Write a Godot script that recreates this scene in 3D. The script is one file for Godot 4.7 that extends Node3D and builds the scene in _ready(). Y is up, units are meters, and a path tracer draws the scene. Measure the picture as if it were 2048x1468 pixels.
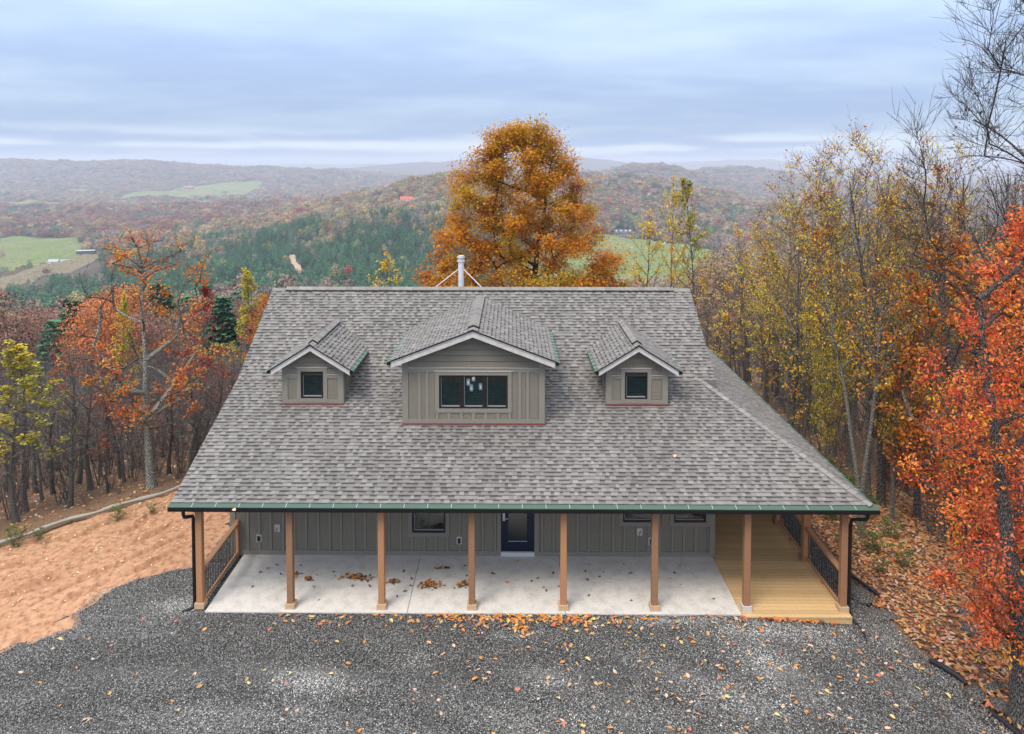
extends Node3D

# ------------------------------------------------------------------ mesh collector
class MB:
	var v := PackedVector3Array()
	var n := PackedVector3Array()
	var c := PackedColorArray()
	var i := PackedInt32Array()
	var col := Color(1, 1, 1)

	func tri(a: Vector3, b: Vector3, d: Vector3) -> void:   # counter-clockwise from outside
		var nn := (b - a).cross(d - a).normalized()
		var k := v.size()
		v.append(a); v.append(b); v.append(d)
		n.append(nn); n.append(nn); n.append(nn)
		c.append(col); c.append(col); c.append(col)
		i.append(k); i.append(k + 2); i.append(k + 1)

	func quad(a: Vector3, b: Vector3, d: Vector3, e: Vector3) -> void:
		var nn := (d - a).cross(e - b).normalized()
		var k := v.size()
		v.append(a); v.append(b); v.append(d); v.append(e)
		for j in 4:
			n.append(nn)
			c.append(col)
		i.append(k); i.append(k + 2); i.append(k + 1)
		i.append(k); i.append(k + 3); i.append(k + 2)

	func hexa(p: PackedVector3Array) -> void:   # p: bottom 4 then top 4, each counter-clockwise from above
		quad(p[4], p[5], p[6], p[7])
		quad(p[3], p[2], p[1], p[0])
		for j in 4:
			var k := (j + 1) % 4
			quad(p[j], p[k], p[k + 4], p[j + 4])

	func box(lo: Vector3, hi: Vector3) -> void:
		hexa(PackedVector3Array([Vector3(lo.x, lo.y, hi.z), Vector3(hi.x, lo.y, hi.z), Vector3(hi.x, lo.y, lo.z), Vector3(lo.x, lo.y, lo.z),
			Vector3(lo.x, hi.y, hi.z), Vector3(hi.x, hi.y, hi.z), Vector3(hi.x, hi.y, lo.z), Vector3(lo.x, hi.y, lo.z)]))

	# a post or rail with chamfered long edges, from a to b
	func bar(a: Vector3, b: Vector3, w: float, h: float, up := Vector3.UP, ch := 0.012) -> void:
		var f := (b - a).normalized()
		var s := f.cross(up).normalized()
		var u := s.cross(f).normalized()
		var hw := w / 2.0
		var hh := h / 2.0
		var o := [Vector2(hw - ch, -hh), Vector2(hw, -hh + ch), Vector2(hw, hh - ch), Vector2(hw - ch, hh), Vector2(-hw + ch, hh), Vector2(-hw, hh - ch), Vector2(-hw, -hh + ch), Vector2(-hw + ch, -hh)]
		var pa := []
		var pb := []
		for q in o:
			pa.append(a + s * q.x + u * q.y)
			pb.append(b + s * q.x + u * q.y)
		for j in 8:
			var k := (j + 1) % 8
			quad(pa[j], pa[k], pb[k], pb[j])
		for j in range(1, 7):
			tri(pa[0], pa[j + 1], pa[j])
			tri(pb[0], pb[j], pb[j + 1])

	func tube(p: PackedVector3Array, r: PackedFloat32Array, sides: int, caps := false) -> void:
		var base := v.size()
		var m := p.size()
		var s := Vector3.ZERO
		for a in m:
			var f: Vector3 = p[mini(a + 1, m - 1)] - p[maxi(a - 1, 0)]
			f = f.normalized()
			if a == 0:
				s = f.cross(Vector3(0.31, 0.2, 0.93)).normalized()
				if s.length() < 0.1:
					s = f.cross(Vector3.RIGHT).normalized()
			s = (s - f * s.dot(f)).normalized()
			var u := f.cross(s)
			for j in sides:
				var an := TAU * j / sides
				var o := s * cos(an) + u * sin(an)
				v.append(p[a] + o * r[a])
				n.append(o)
				c.append(col)
		for a in m - 1:
			for j in sides:
				var k := (j + 1) % sides
				var q0 := base + a * sides + j
				var q1 := base + a * sides + k
				var q2 := q1 + sides
				var q3 := q0 + sides
				i.append(q0); i.append(q2); i.append(q1)
				i.append(q0); i.append(q3); i.append(q2)
		if caps:
			for e in 2:
				var q := base + (m - 1) * sides * e
				for j in range(1, sides - 1):
					var a0: Vector3 = v[q]
					var a1: Vector3 = v[q + j]
					var a2: Vector3 = v[q + j + 1]
					if e == 1:
						tri(a0, a1, a2)
					else:
						tri(a0, a2, a1)

	# a flat leaf folded along its rib
	func leaf(b: Vector3, d: Vector3, s: Vector3, l: float, w: float) -> void:
		var nn := d.cross(s).normalized()
		var k := v.size()
		var mid := b + d * (l * 0.45) - nn * (w * 0.25)
		v.append(b); v.append(mid + s * w); v.append(b + d * l); v.append(mid - s * w)
		for j in 4:
			n.append(nn)
			c.append(col)
		i.append(k); i.append(k + 1); i.append(k + 2)
		i.append(k); i.append(k + 2); i.append(k + 3)

	func mesh() -> ArrayMesh:
		var a := []
		a.resize(Mesh.ARRAY_MAX)
		a[Mesh.ARRAY_VERTEX] = v
		a[Mesh.ARRAY_NORMAL] = n
		a[Mesh.ARRAY_COLOR] = c
		a[Mesh.ARRAY_INDEX] = i
		var m := ArrayMesh.new()
		if v.size() > 0:
			m.add_surface_from_arrays(Mesh.PRIMITIVE_TRIANGLES, a)
		return m

# ------------------------------------------------------------------ naming
var taken := {}
var M := {}
var rng := RandomNumberGenerator.new()

func put(o: Node3D, called: String, parent: Node = null) -> Node3D:
	var p: Node = parent if parent else self
	var key := str(p.get_instance_id()) + called
	var k: int = taken.get(key, 0)
	taken[key] = k + 1
	o.name = called if k == 0 else "%s_%03d" % [called, k]
	p.add_child(o, true)
	return o

func obj(called: String, mesh: Mesh, mat: Material, parent: Node = null) -> MeshInstance3D:
	var o := MeshInstance3D.new()
	o.mesh = mesh
	o.material_override = mat
	put(o, called, parent)
	return o

func mobj(called: String, b: MB, mat: Material, parent: Node = null) -> MeshInstance3D:
	return obj(called, b.mesh(), mat, parent)

func tag(o: Node, label: String, category: String, group := "") -> Node:
	o.set_meta("label", label)
	o.set_meta("category", category)
	if group:
		o.set_meta("group", group)
	return o

func struct_(o: Node, label := "") -> Node:
	o.set_meta("kind", "structure")
	if label:
		o.set_meta("label", label)
	return o

func stuff(o: Node, label := "", category := "") -> Node:
	o.set_meta("kind", "stuff")
	if label:
		o.set_meta("label", label)
	if category:
		o.set_meta("category", category)
	return o

func thing(called: String, label: String, category: String, at := Vector3.ZERO, turn := 0.0, group := "") -> Node3D:
	var o := Node3D.new()
	put(o, called)
	o.position = at
	o.rotation.y = turn
	tag(o, label, category, group)
	return o

func boxpart(called: String, lo: Vector3, hi: Vector3, mat: Material, parent: Node) -> MeshInstance3D:
	var b := MB.new()
	b.box(lo, hi)
	return mobj(called, b, mat, parent)

func barpart(called: String, a: Vector3, e: Vector3, w: float, h: float, mat: Material, parent: Node, up := Vector3.UP, ch := 0.008) -> MeshInstance3D:
	var b := MB.new()
	b.bar(a, e, w, h, up, ch)
	return mobj(called, b, mat, parent)

func multi(called: String, mesh: Mesh, mat: Material, places: Array, cols: PackedColorArray = PackedColorArray(), parent: Node = null) -> MultiMeshInstance3D:
	var mm := MultiMesh.new()
	mm.transform_format = MultiMesh.TRANSFORM_3D
	mm.use_colors = cols.size() > 0
	mm.mesh = mesh
	mm.instance_count = places.size()
	for k in places.size():
		mm.set_instance_transform(k, places[k])
		if cols.size() > 0:
			mm.set_instance_color(k, cols[k])
	var o := MultiMeshInstance3D.new()
	o.multimesh = mm
	o.material_override = mat
	put(o, called, parent)
	o.set_meta("kind", "stuff")
	return o

# ------------------------------------------------------------------ materials
func noise_tex(sd: int, size: int, freq: float, stops: Array, type := FastNoiseLite.TYPE_SIMPLEX_SMOOTH, octaves := 4, cell := FastNoiseLite.RETURN_CELL_VALUE) -> NoiseTexture2D:
	var f := FastNoiseLite.new()
	f.seed = sd
	f.noise_type = type
	f.frequency = freq
	f.fractal_octaves = octaves
	if type == FastNoiseLite.TYPE_CELLULAR:
		f.fractal_type = FastNoiseLite.FRACTAL_NONE
		f.cellular_return_type = cell
	var t := NoiseTexture2D.new()
	t.width = size
	t.height = size
	t.seamless = true
	t.seamless_blend_skirt = 0.15
	t.noise = f
	if stops.size() > 0:
		var g := Gradient.new()
		var off := PackedFloat32Array()
		var cs := PackedColorArray()
		for s in stops:
			off.append(s[0])
			cs.append(s[1] if s[1] is Color else Color(s[1], s[1], s[1]))
		g.offsets = off
		g.colors = cs
		t.color_ramp = g
	return t

func mat(called: String, lin: Color, rough: float, tex: Texture2D = null, scale := Vector3.ONE, vcol := false) -> StandardMaterial3D:
	var m := StandardMaterial3D.new()
	m.resource_name = called
	m.albedo_color = lin.linear_to_srgb()
	m.roughness = rough
	m.metallic_specular = 0.35
	m.vertex_color_use_as_albedo = vcol
	if tex:
		m.albedo_texture = tex
		m.uv1_triplanar = true
		m.uv1_world_triplanar = true
		m.uv1_triplanar_sharpness = 4.0
		m.uv1_scale = scale
	M[called] = m
	return m

func bump(m: StandardMaterial3D, t: Texture2D, cm: float) -> void:
	m.heightmap_enabled = true
	m.heightmap_texture = t
	m.heightmap_scale = cm

func materials() -> void:
	var grain := noise_tex(11, 512, 0.02, [[0.0, 0.62], [0.5, 0.86], [1.0, 1.0]], FastNoiseLite.TYPE_SIMPLEX_SMOOTH, 5)
	var speck := noise_tex(12, 512, 0.25, [[0.0, 0.55], [0.5, 0.85], [1.0, 1.0]], FastNoiseLite.TYPE_SIMPLEX_SMOOTH, 3)
	var blotch := noise_tex(13, 512, 0.012, [[0.0, 0.86], [0.5, 0.96], [1.0, 1.0]], FastNoiseLite.TYPE_SIMPLEX_SMOOTH, 5)
	var stone := noise_tex(14, 2048, 0.085, [[0.0, 0.22], [0.3, 0.38], [0.6, 0.52], [0.85, 0.66], [0.93, 0.8], [1.0, 1.0]], FastNoiseLite.TYPE_CELLULAR)
	var dist := noise_tex(14, 2048, 0.085, [], FastNoiseLite.TYPE_CELLULAR, 1, FastNoiseLite.RETURN_DISTANCE)
	var plank := noise_tex(16, 512, 0.03, [[0.0, 0.7], [0.45, 0.9], [1.0, 1.0]], FastNoiseLite.TYPE_SIMPLEX_SMOOTH, 5)

	var rough := noise_tex(31, 1024, 0.045, [[0.0, 0.12], [0.36, 0.42], [0.52, 0.85], [1.0, 1.0]], FastNoiseLite.TYPE_SIMPLEX_SMOOTH, 6)
	var m := mat("siding", Color(0.43, 0.39, 0.315), 0.85, rough, Vector3(2.4, 0.7, 2.4))
	bump(m, rough, 0.8)
	mat("lap_siding", Color(0.43, 0.39, 0.315), 0.85, rough, Vector3(0.7, 2.4, 2.4))
	bump(M.lap_siding, rough, 0.8)
	mat("joint_shade", Color(0.03, 0.028, 0.024), 0.95)  # near-black: paints the shade beside battens and under lap boards
	mat("trim", Color(0.42, 0.39, 0.33), 0.8, rough, Vector3(2.2, 1.4, 2.2))
	mat("white_trim", Color(0.53, 0.505, 0.48), 0.6, blotch, Vector3(0.7, 0.7, 0.7))
	mat("black_metal", Color(0.012, 0.012, 0.014), 0.35)
	mat("black_frame", Color(0.016, 0.014, 0.013), 0.45)
	mat("grey_metal", Color(0.42, 0.42, 0.43), 0.4)
	M.grey_metal.metallic = 0.4
	mat("steel", Color(0.6, 0.62, 0.66), 0.45, blotch, Vector3(2, 2, 2))
	mat("green_metal", Color(0.085, 0.15, 0.115), 0.7, speck, Vector3(0.6, 0.6, 0.6))
	mat("red_flashing", Color(0.1, 0.018, 0.022), 0.5)
	mat("shingle", Color(1, 1, 1), 0.95, speck, Vector3(1.3, 1.3, 1.3), true)
	mat("roof_deck", Color(0.09, 0.085, 0.085), 0.95)
	mat("cedar", Color(0.5, 0.25, 0.12), 0.65, plank, Vector3(7, 0.7, 7))
	mat("cedar_dark", Color(0.36, 0.185, 0.1), 0.65, plank, Vector3(8, 0.6, 8))
	mat("cedar_pale", Color(0.54, 0.29, 0.16), 0.65, rough, Vector3(3, 0.6, 3))
	mat("cedar_side", Color(0.46, 0.25, 0.13), 0.65, plank, Vector3(7, 7, 0.7))
	mat("pine_base", Color(0.6, 0.42, 0.26), 0.7, plank, Vector3(2, 2, 2))
	mat("soffit", Color(0.4, 0.28, 0.15), 0.7, plank, Vector3(0.7, 6, 6))
	mat("deck", Color(1.0, 1.0, 1.0), 0.6, plank, Vector3(0.6, 6, 8), true)
	mat("concrete", Color(0.62, 0.595, 0.56), 0.8, blotch, Vector3(0.35, 0.35, 0.35))
	M.concrete.detail_enabled = true
	M.concrete.detail_albedo = noise_tex(17, 512, 0.05, [[0.0, 0.93], [0.5, 0.98], [1.0, 1.0]])
	M.concrete.detail_blend_mode = BaseMaterial3D.BLEND_MODE_MUL
	var wood_in := mat("inside_wall", Color(0.35, 0.33, 0.3), 0.8)
	wood_in.metallic_specular = 0.2
	mat("inside_floor", Color(0.2, 0.12, 0.06), 0.5)
	var gl := StandardMaterial3D.new()
	gl.resource_name = "glass"
	gl.transparency = BaseMaterial3D.TRANSPARENCY_ALPHA
	gl.albedo_color = Color(0.03, 0.14, 0.15, 0.5)
	gl.roughness = 0.02
	gl.metallic_specular = 0.6
	M.glass = gl
	mat("door_blue", Color(0.008, 0.012, 0.035), 0.35)
	mat("outlet", Color(0.5, 0.47, 0.42), 0.5)
	m = mat("gravel", Color(0.98, 0.965, 0.93), 0.9, stone, Vector3(0.25, 0.25, 0.25), true)
	bump(m, dist, 2.5)
	m = mat("clay", Color(0.48, 0.275, 0.165), 0.9, noise_tex(20, 1024, 0.012, [[0.0, Color(0.66, 0.6, 0.57)], [0.4, Color(0.88, 0.87, 0.86)], [1.0, Color(1, 1, 1)]], FastNoiseLite.TYPE_SIMPLEX_SMOOTH, 6), Vector3(0.33, 0.33, 0.33), true)
	bump(m, noise_tex(21, 1024, 0.012, [], FastNoiseLite.TYPE_SIMPLEX_SMOOTH, 6), 2.5)
	m = mat("soil", Color(1, 1, 1), 0.95, noise_tex(22, 1024, 0.06, [[0.0, 0.4], [0.5, 0.75], [1.0, 1.0]], FastNoiseLite.TYPE_SIMPLEX_SMOOTH, 5), Vector3(0.3, 0.3, 0.3), true)
	bump(m, noise_tex(23, 512, 0.05, []), 6.0)
	mat("hill", Color(1, 1, 1), 0.95, noise_tex(24, 1024, 0.05, [[0.0, 0.5], [0.5, 0.8], [1.0, 1.0]], FastNoiseLite.TYPE_SIMPLEX_SMOOTH, 6), Vector3(0.01, 0.01, 0.01), true)
	mat("grass", Color(0.68, 0.68, 0.66), 0.95, noise_tex(25, 1024, 0.02, [[0.0, 0.5], [0.45, 0.85], [1.0, 1.0]], FastNoiseLite.TYPE_SIMPLEX_SMOOTH, 6), Vector3(0.012, 0.012, 0.012), true)
	var barkt := noise_tex(26, 512, 0.03, [[0.0, 0.25], [0.42, 0.55], [0.6, 0.95], [1.0, 1.0]], FastNoiseLite.TYPE_SIMPLEX_SMOOTH, 5)
	m = mat("bark", Color(1, 1, 1), 0.95, barkt, Vector3(2.2, 0.7, 2.2), true)
	bump(m, barkt, 7.0)
	m.uv1_world_triplanar = false
	var lf := mat("leaf", Color(1, 1, 1), 0.6, null, Vector3.ONE, true)
	lf.backlight_enabled = true
	lf.backlight = Color(1.0, 0.9, 0.72)
	var fl := mat("far_leaf", Color(1, 1, 1), 0.9, null, Vector3.ONE, true)
	fl.metallic_specular = 0.15
	mat("dead_leaf", Color(1, 1, 1), 0.75, null, Vector3.ONE, true)
	mat("pebble", Color(1, 1, 1), 0.85, null, Vector3.ONE, true)
	mat("rock", Color(0.16, 0.15, 0.14), 0.9, barkt, Vector3(1.2, 1.2, 1.2))
	mat("black_plastic", Color(0.018, 0.017, 0.024), 0.5)
	mat("silt_cloth", Color(0.42, 0.4, 0.34), 0.9, speck, Vector3(0.8, 0.8, 0.8))
	mat("far_white", Color(0.75, 0.74, 0.72), 0.7)
	mat("far_dark", Color(0.06, 0.065, 0.075), 0.6)
	mat("far_red", Color(0.5, 0.08, 0.06), 0.6)
	mat("far_metal", Color(0.3, 0.31, 0.33), 0.5)
	mat("dirt", Color(0.36, 0.27, 0.2), 0.95)
	var lamp := mat("pendant_glow", Color(0.6, 0.65, 0.66), 0.4)
	lamp.emission_enabled = true
	lamp.emission = Color(0.75, 0.85, 0.9)
	lamp.emission_energy_multiplier = 0.3
# ------------------------------------------------------------------ camera, sky, sun
const EYE := Vector3(0, 11.5, 17.72)

func camera_and_light() -> void:
	var cam := Camera3D.new()
	cam.name = "camera"
	cam.projection = Camera3D.PROJECTION_FRUSTUM
	cam.near = 0.1
	cam.far = 20000.0
	cam.size = 0.1 * 1468.0 / 1408.0
	cam.frustum_offset = Vector2(0.1 * tan(deg_to_rad(0.5)), -0.1 * (734.0 - 325.0 - 1408.0 * tan(deg_to_rad(2.4))) / 1408.0)
	cam.position = EYE
	cam.rotation_degrees = Vector3(-2.4, 0.5, 0)
	add_child(cam)
	cam.current = true

	var env := Environment.new()
	env.background_mode = Environment.BG_SKY
	env.tonemap_mode = Environment.TONE_MAPPER_LINEAR
	env.tonemap_exposure = 2.15
	env.sdfgi_enabled = true
	env.ssao_enabled = true
	env.ssil_enabled = true
	env.fog_enabled = true
	env.fog_density = 0.00021
	env.fog_light_color = Color(0.87, 0.89, 0.95)
	var sky := Sky.new()
	var pano := PanoramaSkyMaterial.new()
	pano.panorama = ImageTexture.create_from_image(sky_image())
	sky.sky_material = pano
	env.sky = sky
	var we := WorldEnvironment.new()
	we.name = "world"
	we.environment = env
	add_child(we)

	var sun := DirectionalLight3D.new()
	sun.name = "sun"
	sun.light_energy = 0.5
	sun.light_angular_distance = 24.0
	sun.light_color = Color(1.0, 0.95, 0.88)
	sun.shadow_enabled = true
	add_child(sun)
	sun.look_at_from_position(Vector3(-5, 14, 7), Vector3.ZERO)

func sky_image() -> Image:
	var w := 2048
	var h := 1024
	var f := FastNoiseLite.new()
	f.seed = 5
	f.frequency = 1.0
	f.fractal_octaves = 4
	var g := FastNoiseLite.new()
	g.seed = 9
	g.frequency = 1.0
	g.fractal_octaves = 3
	var data := PackedFloat32Array()
	data.resize(w * h * 3)
	for y in h:
		var el := (0.5 - (y + 0.5) / h) * PI
		var se := sin(el)
		var ce := cos(el)
		if el < -0.02:
			for x in w:
				var k0 := (y * w + x) * 3
				data[k0] = 0.2
				data[k0 + 1] = 0.24
				data[k0 + 2] = 0.3
			continue
		var deg := rad_to_deg(el)
		var e1 := maxf(el, 0.0)
		var grow := 1.0 + 3.3 * pow(sin(e1), 1.15)
		var gap_light := exp(-pow((deg - 1.3) / 1.1, 2.0))            # the pale gap under the cloud sheet
		var grey := smoothstep(10.0, 50.0, deg)
		for x in w:
			var az := ((x + 0.5) / w - 0.5) * TAU
			# a cloud sheet seen from below: streaks flatten towards the horizon
			var q := 1.0 / (se + 0.09)
			var p := Vector3(sin(az) * ce, 0, -cos(az) * ce) * q * 0.55
			var nz := f.get_noise_3d(p.x, 0.3, p.z * 1.5)
			var n2 := g.get_noise_3d(sin(az) * 1.8, deg * 0.22, cos(az) * 1.8)
			var n3 := g.get_noise_3d(sin(az) * 3.5 + 7.0, deg * 1.1, cos(az) * 3.5)
			var t := clampf(0.45 + 0.22 * nz + 0.8 * n2 + 0.22 * n3 * smoothstep(9.0, 3.0, deg) + 0.28 * f.get_noise_3d(p.x * 3.0 + 4.0, 0.8, p.z * 5.0) + 0.35 * smoothstep(7.0, 12.5, deg) - 0.15, 0.0, 1.0)
			var c := Color(0.17, 0.226, 0.33).lerp(Color(0.24, 0.302, 0.38), t).lerp(Color(0.35, 0.4, 0.45), gap_light * clampf(0.5 + 2.2 * n3, 0.0, 1.0))
			var l := (c.r + c.g + c.b) / 3.0
			c = c.lerp(Color(l, l, l * 1.02), grey * 0.8)
			var k := (y * w + x) * 3
			data[k] = c.r * grow
			data[k + 1] = c.g * grow
			data[k + 2] = c.b * grow
	return Image.create_from_data(w, h, false, Image.FORMAT_RGBF, data.to_byte_array())

# ------------------------------------------------------------------ the lie of the land
const DROP := [[0.0, 0.0], [30.0, 6.5], [100.0, 24.0], [180.0, 42.0], [350.0, 66.0], [520.0, 81.0], [800.0, 90.0], [1500.0, 98.0], [2400.0, 102.0], [3500.0, 112.0], [9600.0, 128.0]]
# x, distance, half width, half depth, height
const HILLS := [
	[-60.0, 1180.0, 270.0, 300.0, 70.0], [-110.0, 720.0, 190.0, 170.0, 34.0], [230.0, 1600.0, 270.0, 350.0, 72.0],
	[510.0, 2800.0, 330.0, 400.0, 96.0], [1090.0, 3300.0, 400.0, 400.0, 84.0], [-2400.0, 3600.0, 1950.0, 650.0, 128.0],
	[-500.0, 5200.0, 1500.0, 700.0, 116.0], [2535.0, 7500.0, 1100.0, 800.0, 160.0], [0.0, 8600.0, 9000.0, 600.0, 124.0], [-650.0, 1750.0, 300.0, 250.0, 10.0],
	[500.0, 5600.0, 900.0, 500.0, 112.0]]
var land_noise := FastNoiseLite.new()

func outside(x: float, z: float) -> float:   # metres beyond the level building pad
	var s1 := (x + 15.75) * -0.694 + (z + 3.44) * -0.72
	var s2 := -17.0 - z
	var s3 := (x - 9.45) * 0.978 - (z + 0.9) * 0.209
	if s3 > 0.0 and s3 > s1:
		return maxf(s3 * 0.62, s2)
	return maxf(maxf(s1, s2), s3)

func land(x: float, z: float) -> float:
	var s := outside(x, z)
	var y := -0.06 - 0.2 * smoothstep(6.0, 9.6, x) - 0.22 * smoothstep(-9.0, -15.0, x)
	if s > 0.0:
		for k in DROP.size() - 1:
			if s < DROP[k + 1][0] or k == DROP.size() - 2:
				var t: float = (s - DROP[k][0]) / (DROP[k + 1][0] - DROP[k][0])
				y -= lerpf(DROP[k][1], DROP[k + 1][1], t)
				break
		y += 0.2 * (1.0 - exp(-s / 0.8)) * smoothstep(10.0, 0.0, s)
		y += land_noise.get_noise_2d(x, z) * minf(9.0, s * 0.03)
	var d := EYE.z - z
	if d > 250.0:
		for h in HILLS:
			var u: float = (x - h[0]) / h[2]
			var w: float = (d - h[1]) / h[3]
			var e := u * u + w * w
			if e < 9.0:
				y += h[4] * exp(-e)
		y += land_noise.get_noise_2d(x * 0.22 + 500.0, z * 0.22) * clampf((d - 250.0) * 0.01, 0.0, 22.0)
	return y

# pastures and tracks of the valley, as x, distance polygons
const MEADOWS := [
	[[-820, 960], [-760, 700], [-560, 560], [-430, 575], [-440, 660], [-470, 720], [-478, 790], [-560, 900], [-610, 1000], [-700, 985]],
	[[-1300, 2300], [-1250, 2150], [-1020, 2000], [-900, 2050], [-860, 2300], [-980, 2700], [-1040, 3000], [-1250, 2950], [-1280, 2600]],
	[[-1000, 1830], [-760, 1800], [-650, 1850], [-700, 1930], [-950, 1900]],
	[[-10, 545], [120, 830], [200, 800], [215, 690], [175, 540], [160, 400], [20, 400]],
	[[-150, 235], [-118, 180], [-88, 178], [-108, 235]],
	[[262, 1580], [275, 1450], [330, 1450], [335, 1560]],
	[[-1900, 2650], [-1800, 2500], [-1500, 2480], [-1480, 2600], [-1700, 2700]],
	[[-1480, 1900], [-1400, 1800], [-1180, 1790], [-1150, 1850], [-1300, 1920]],
	[[-470, 690], [-478, 800], [-420, 790], [-395, 690], [-380, 560], [-330, 430], [-260, 350], [-360, 340], [-440, 450], [-470, 560]]]
var meadow_polys: Array[PackedVector2Array] = []

func meadow_at(x: float, d: float) -> int:
	for k in meadow_polys.size():
		if Geometry2D.is_point_in_polygon(Vector2(x, d), meadow_polys[k]):
			return k
	return -1

const GRAVEL := [[-40, 4.2], [-12.24, 1.37], [-11.46, 1.1], [-10.89, 0.64], [-11.26, 0.26], [-11.18, -0.57], [-10.54, -1.24], [-9.75, -1.59], [-8.97, -1.88], [-9.03, -2.87], [-9.0, -4.0], [-8.9, -13], [9.5, -13], [9.67, -2.25], [9.41, -0.83], [9.69, -0.09], [9.76, 1.14], [10.09, 1.98], [10.18, 2.89], [10.47, 3.8], [11.2, 7], [12, 14.5], [-40, 14.5]]
var gravel_poly := PackedVector2Array()

func poly_depth(p: Vector2, poly: PackedVector2Array) -> float:   # metres inside (negative: outside)
	if poly == gravel_poly:      # well inside, or far off: no need to measure
		if p.x > -7.5 and p.x < 8.8 and p.y > 0.5 and p.y < 12.0:
			return 1.0
		if p.x < -9.5 and p.y < -3.0:
			return -1.0
	var best := 1e9
	for k in poly.size():
		var q := Geometry2D.get_closest_point_to_segment(p, poly[k], poly[(k + 1) % poly.size()])
		best = minf(best, q.distance_squared_to(p))
	best = sqrt(best)
	return best if Geometry2D.is_point_in_polygon(p, poly) else -best

# height sheet over a grid; pick(x, z) returns [height, colour] or null where the sheet is absent
func sheet(called: String, x0: float, x1: float, z0: float, z1: float, step: float, pick: Callable, m: Material) -> MeshInstance3D:
	var nx := int(round((x1 - x0) / step)) + 1
	var nz := int(round((z1 - z0) / step)) + 1
	var b := MB.new()
	var has := PackedByteArray()
	for a in nz:
		for e in nx:
			var x := x0 + e * step
			var z := z0 + a * step
			var r = pick.call(x, z)
			has.append(0 if r == null else 1)
			b.v.append(Vector3(x, 0.0 if r == null else r[0], z))
			b.c.append(Color.WHITE if r == null else r[1])
	for a in nz:
		for e in nx:
			var k := a * nx + e
			var dx: float = b.v[a * nx + mini(e + 1, nx - 1)].y - b.v[a * nx + maxi(e - 1, 0)].y
			var dz: float = b.v[mini(a + 1, nz - 1) * nx + e].y - b.v[maxi(a - 1, 0) * nx + e].y
			b.n.append(Vector3(-dx, 2.0 * step, -dz).normalized() if has[k] else Vector3.UP)
	for a in nz - 1:
		for e in nx - 1:
			var k := a * nx + e
			if has[k] and has[k + 1] and has[k + nx] and has[k + nx + 1]:
				b.i.append(k); b.i.append(k + 1); b.i.append(k + nx)
				b.i.append(k + 1); b.i.append(k + nx + 1); b.i.append(k + nx)
	return mobj(called, b, m)

const NEAR_Z := -80.0
var fan_rows := PackedFloat32Array()
var fan_vis := []     # per column: the steepest slope met up to each row
const FAN_COLS := 150
const FAN_W := 1.15

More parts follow.
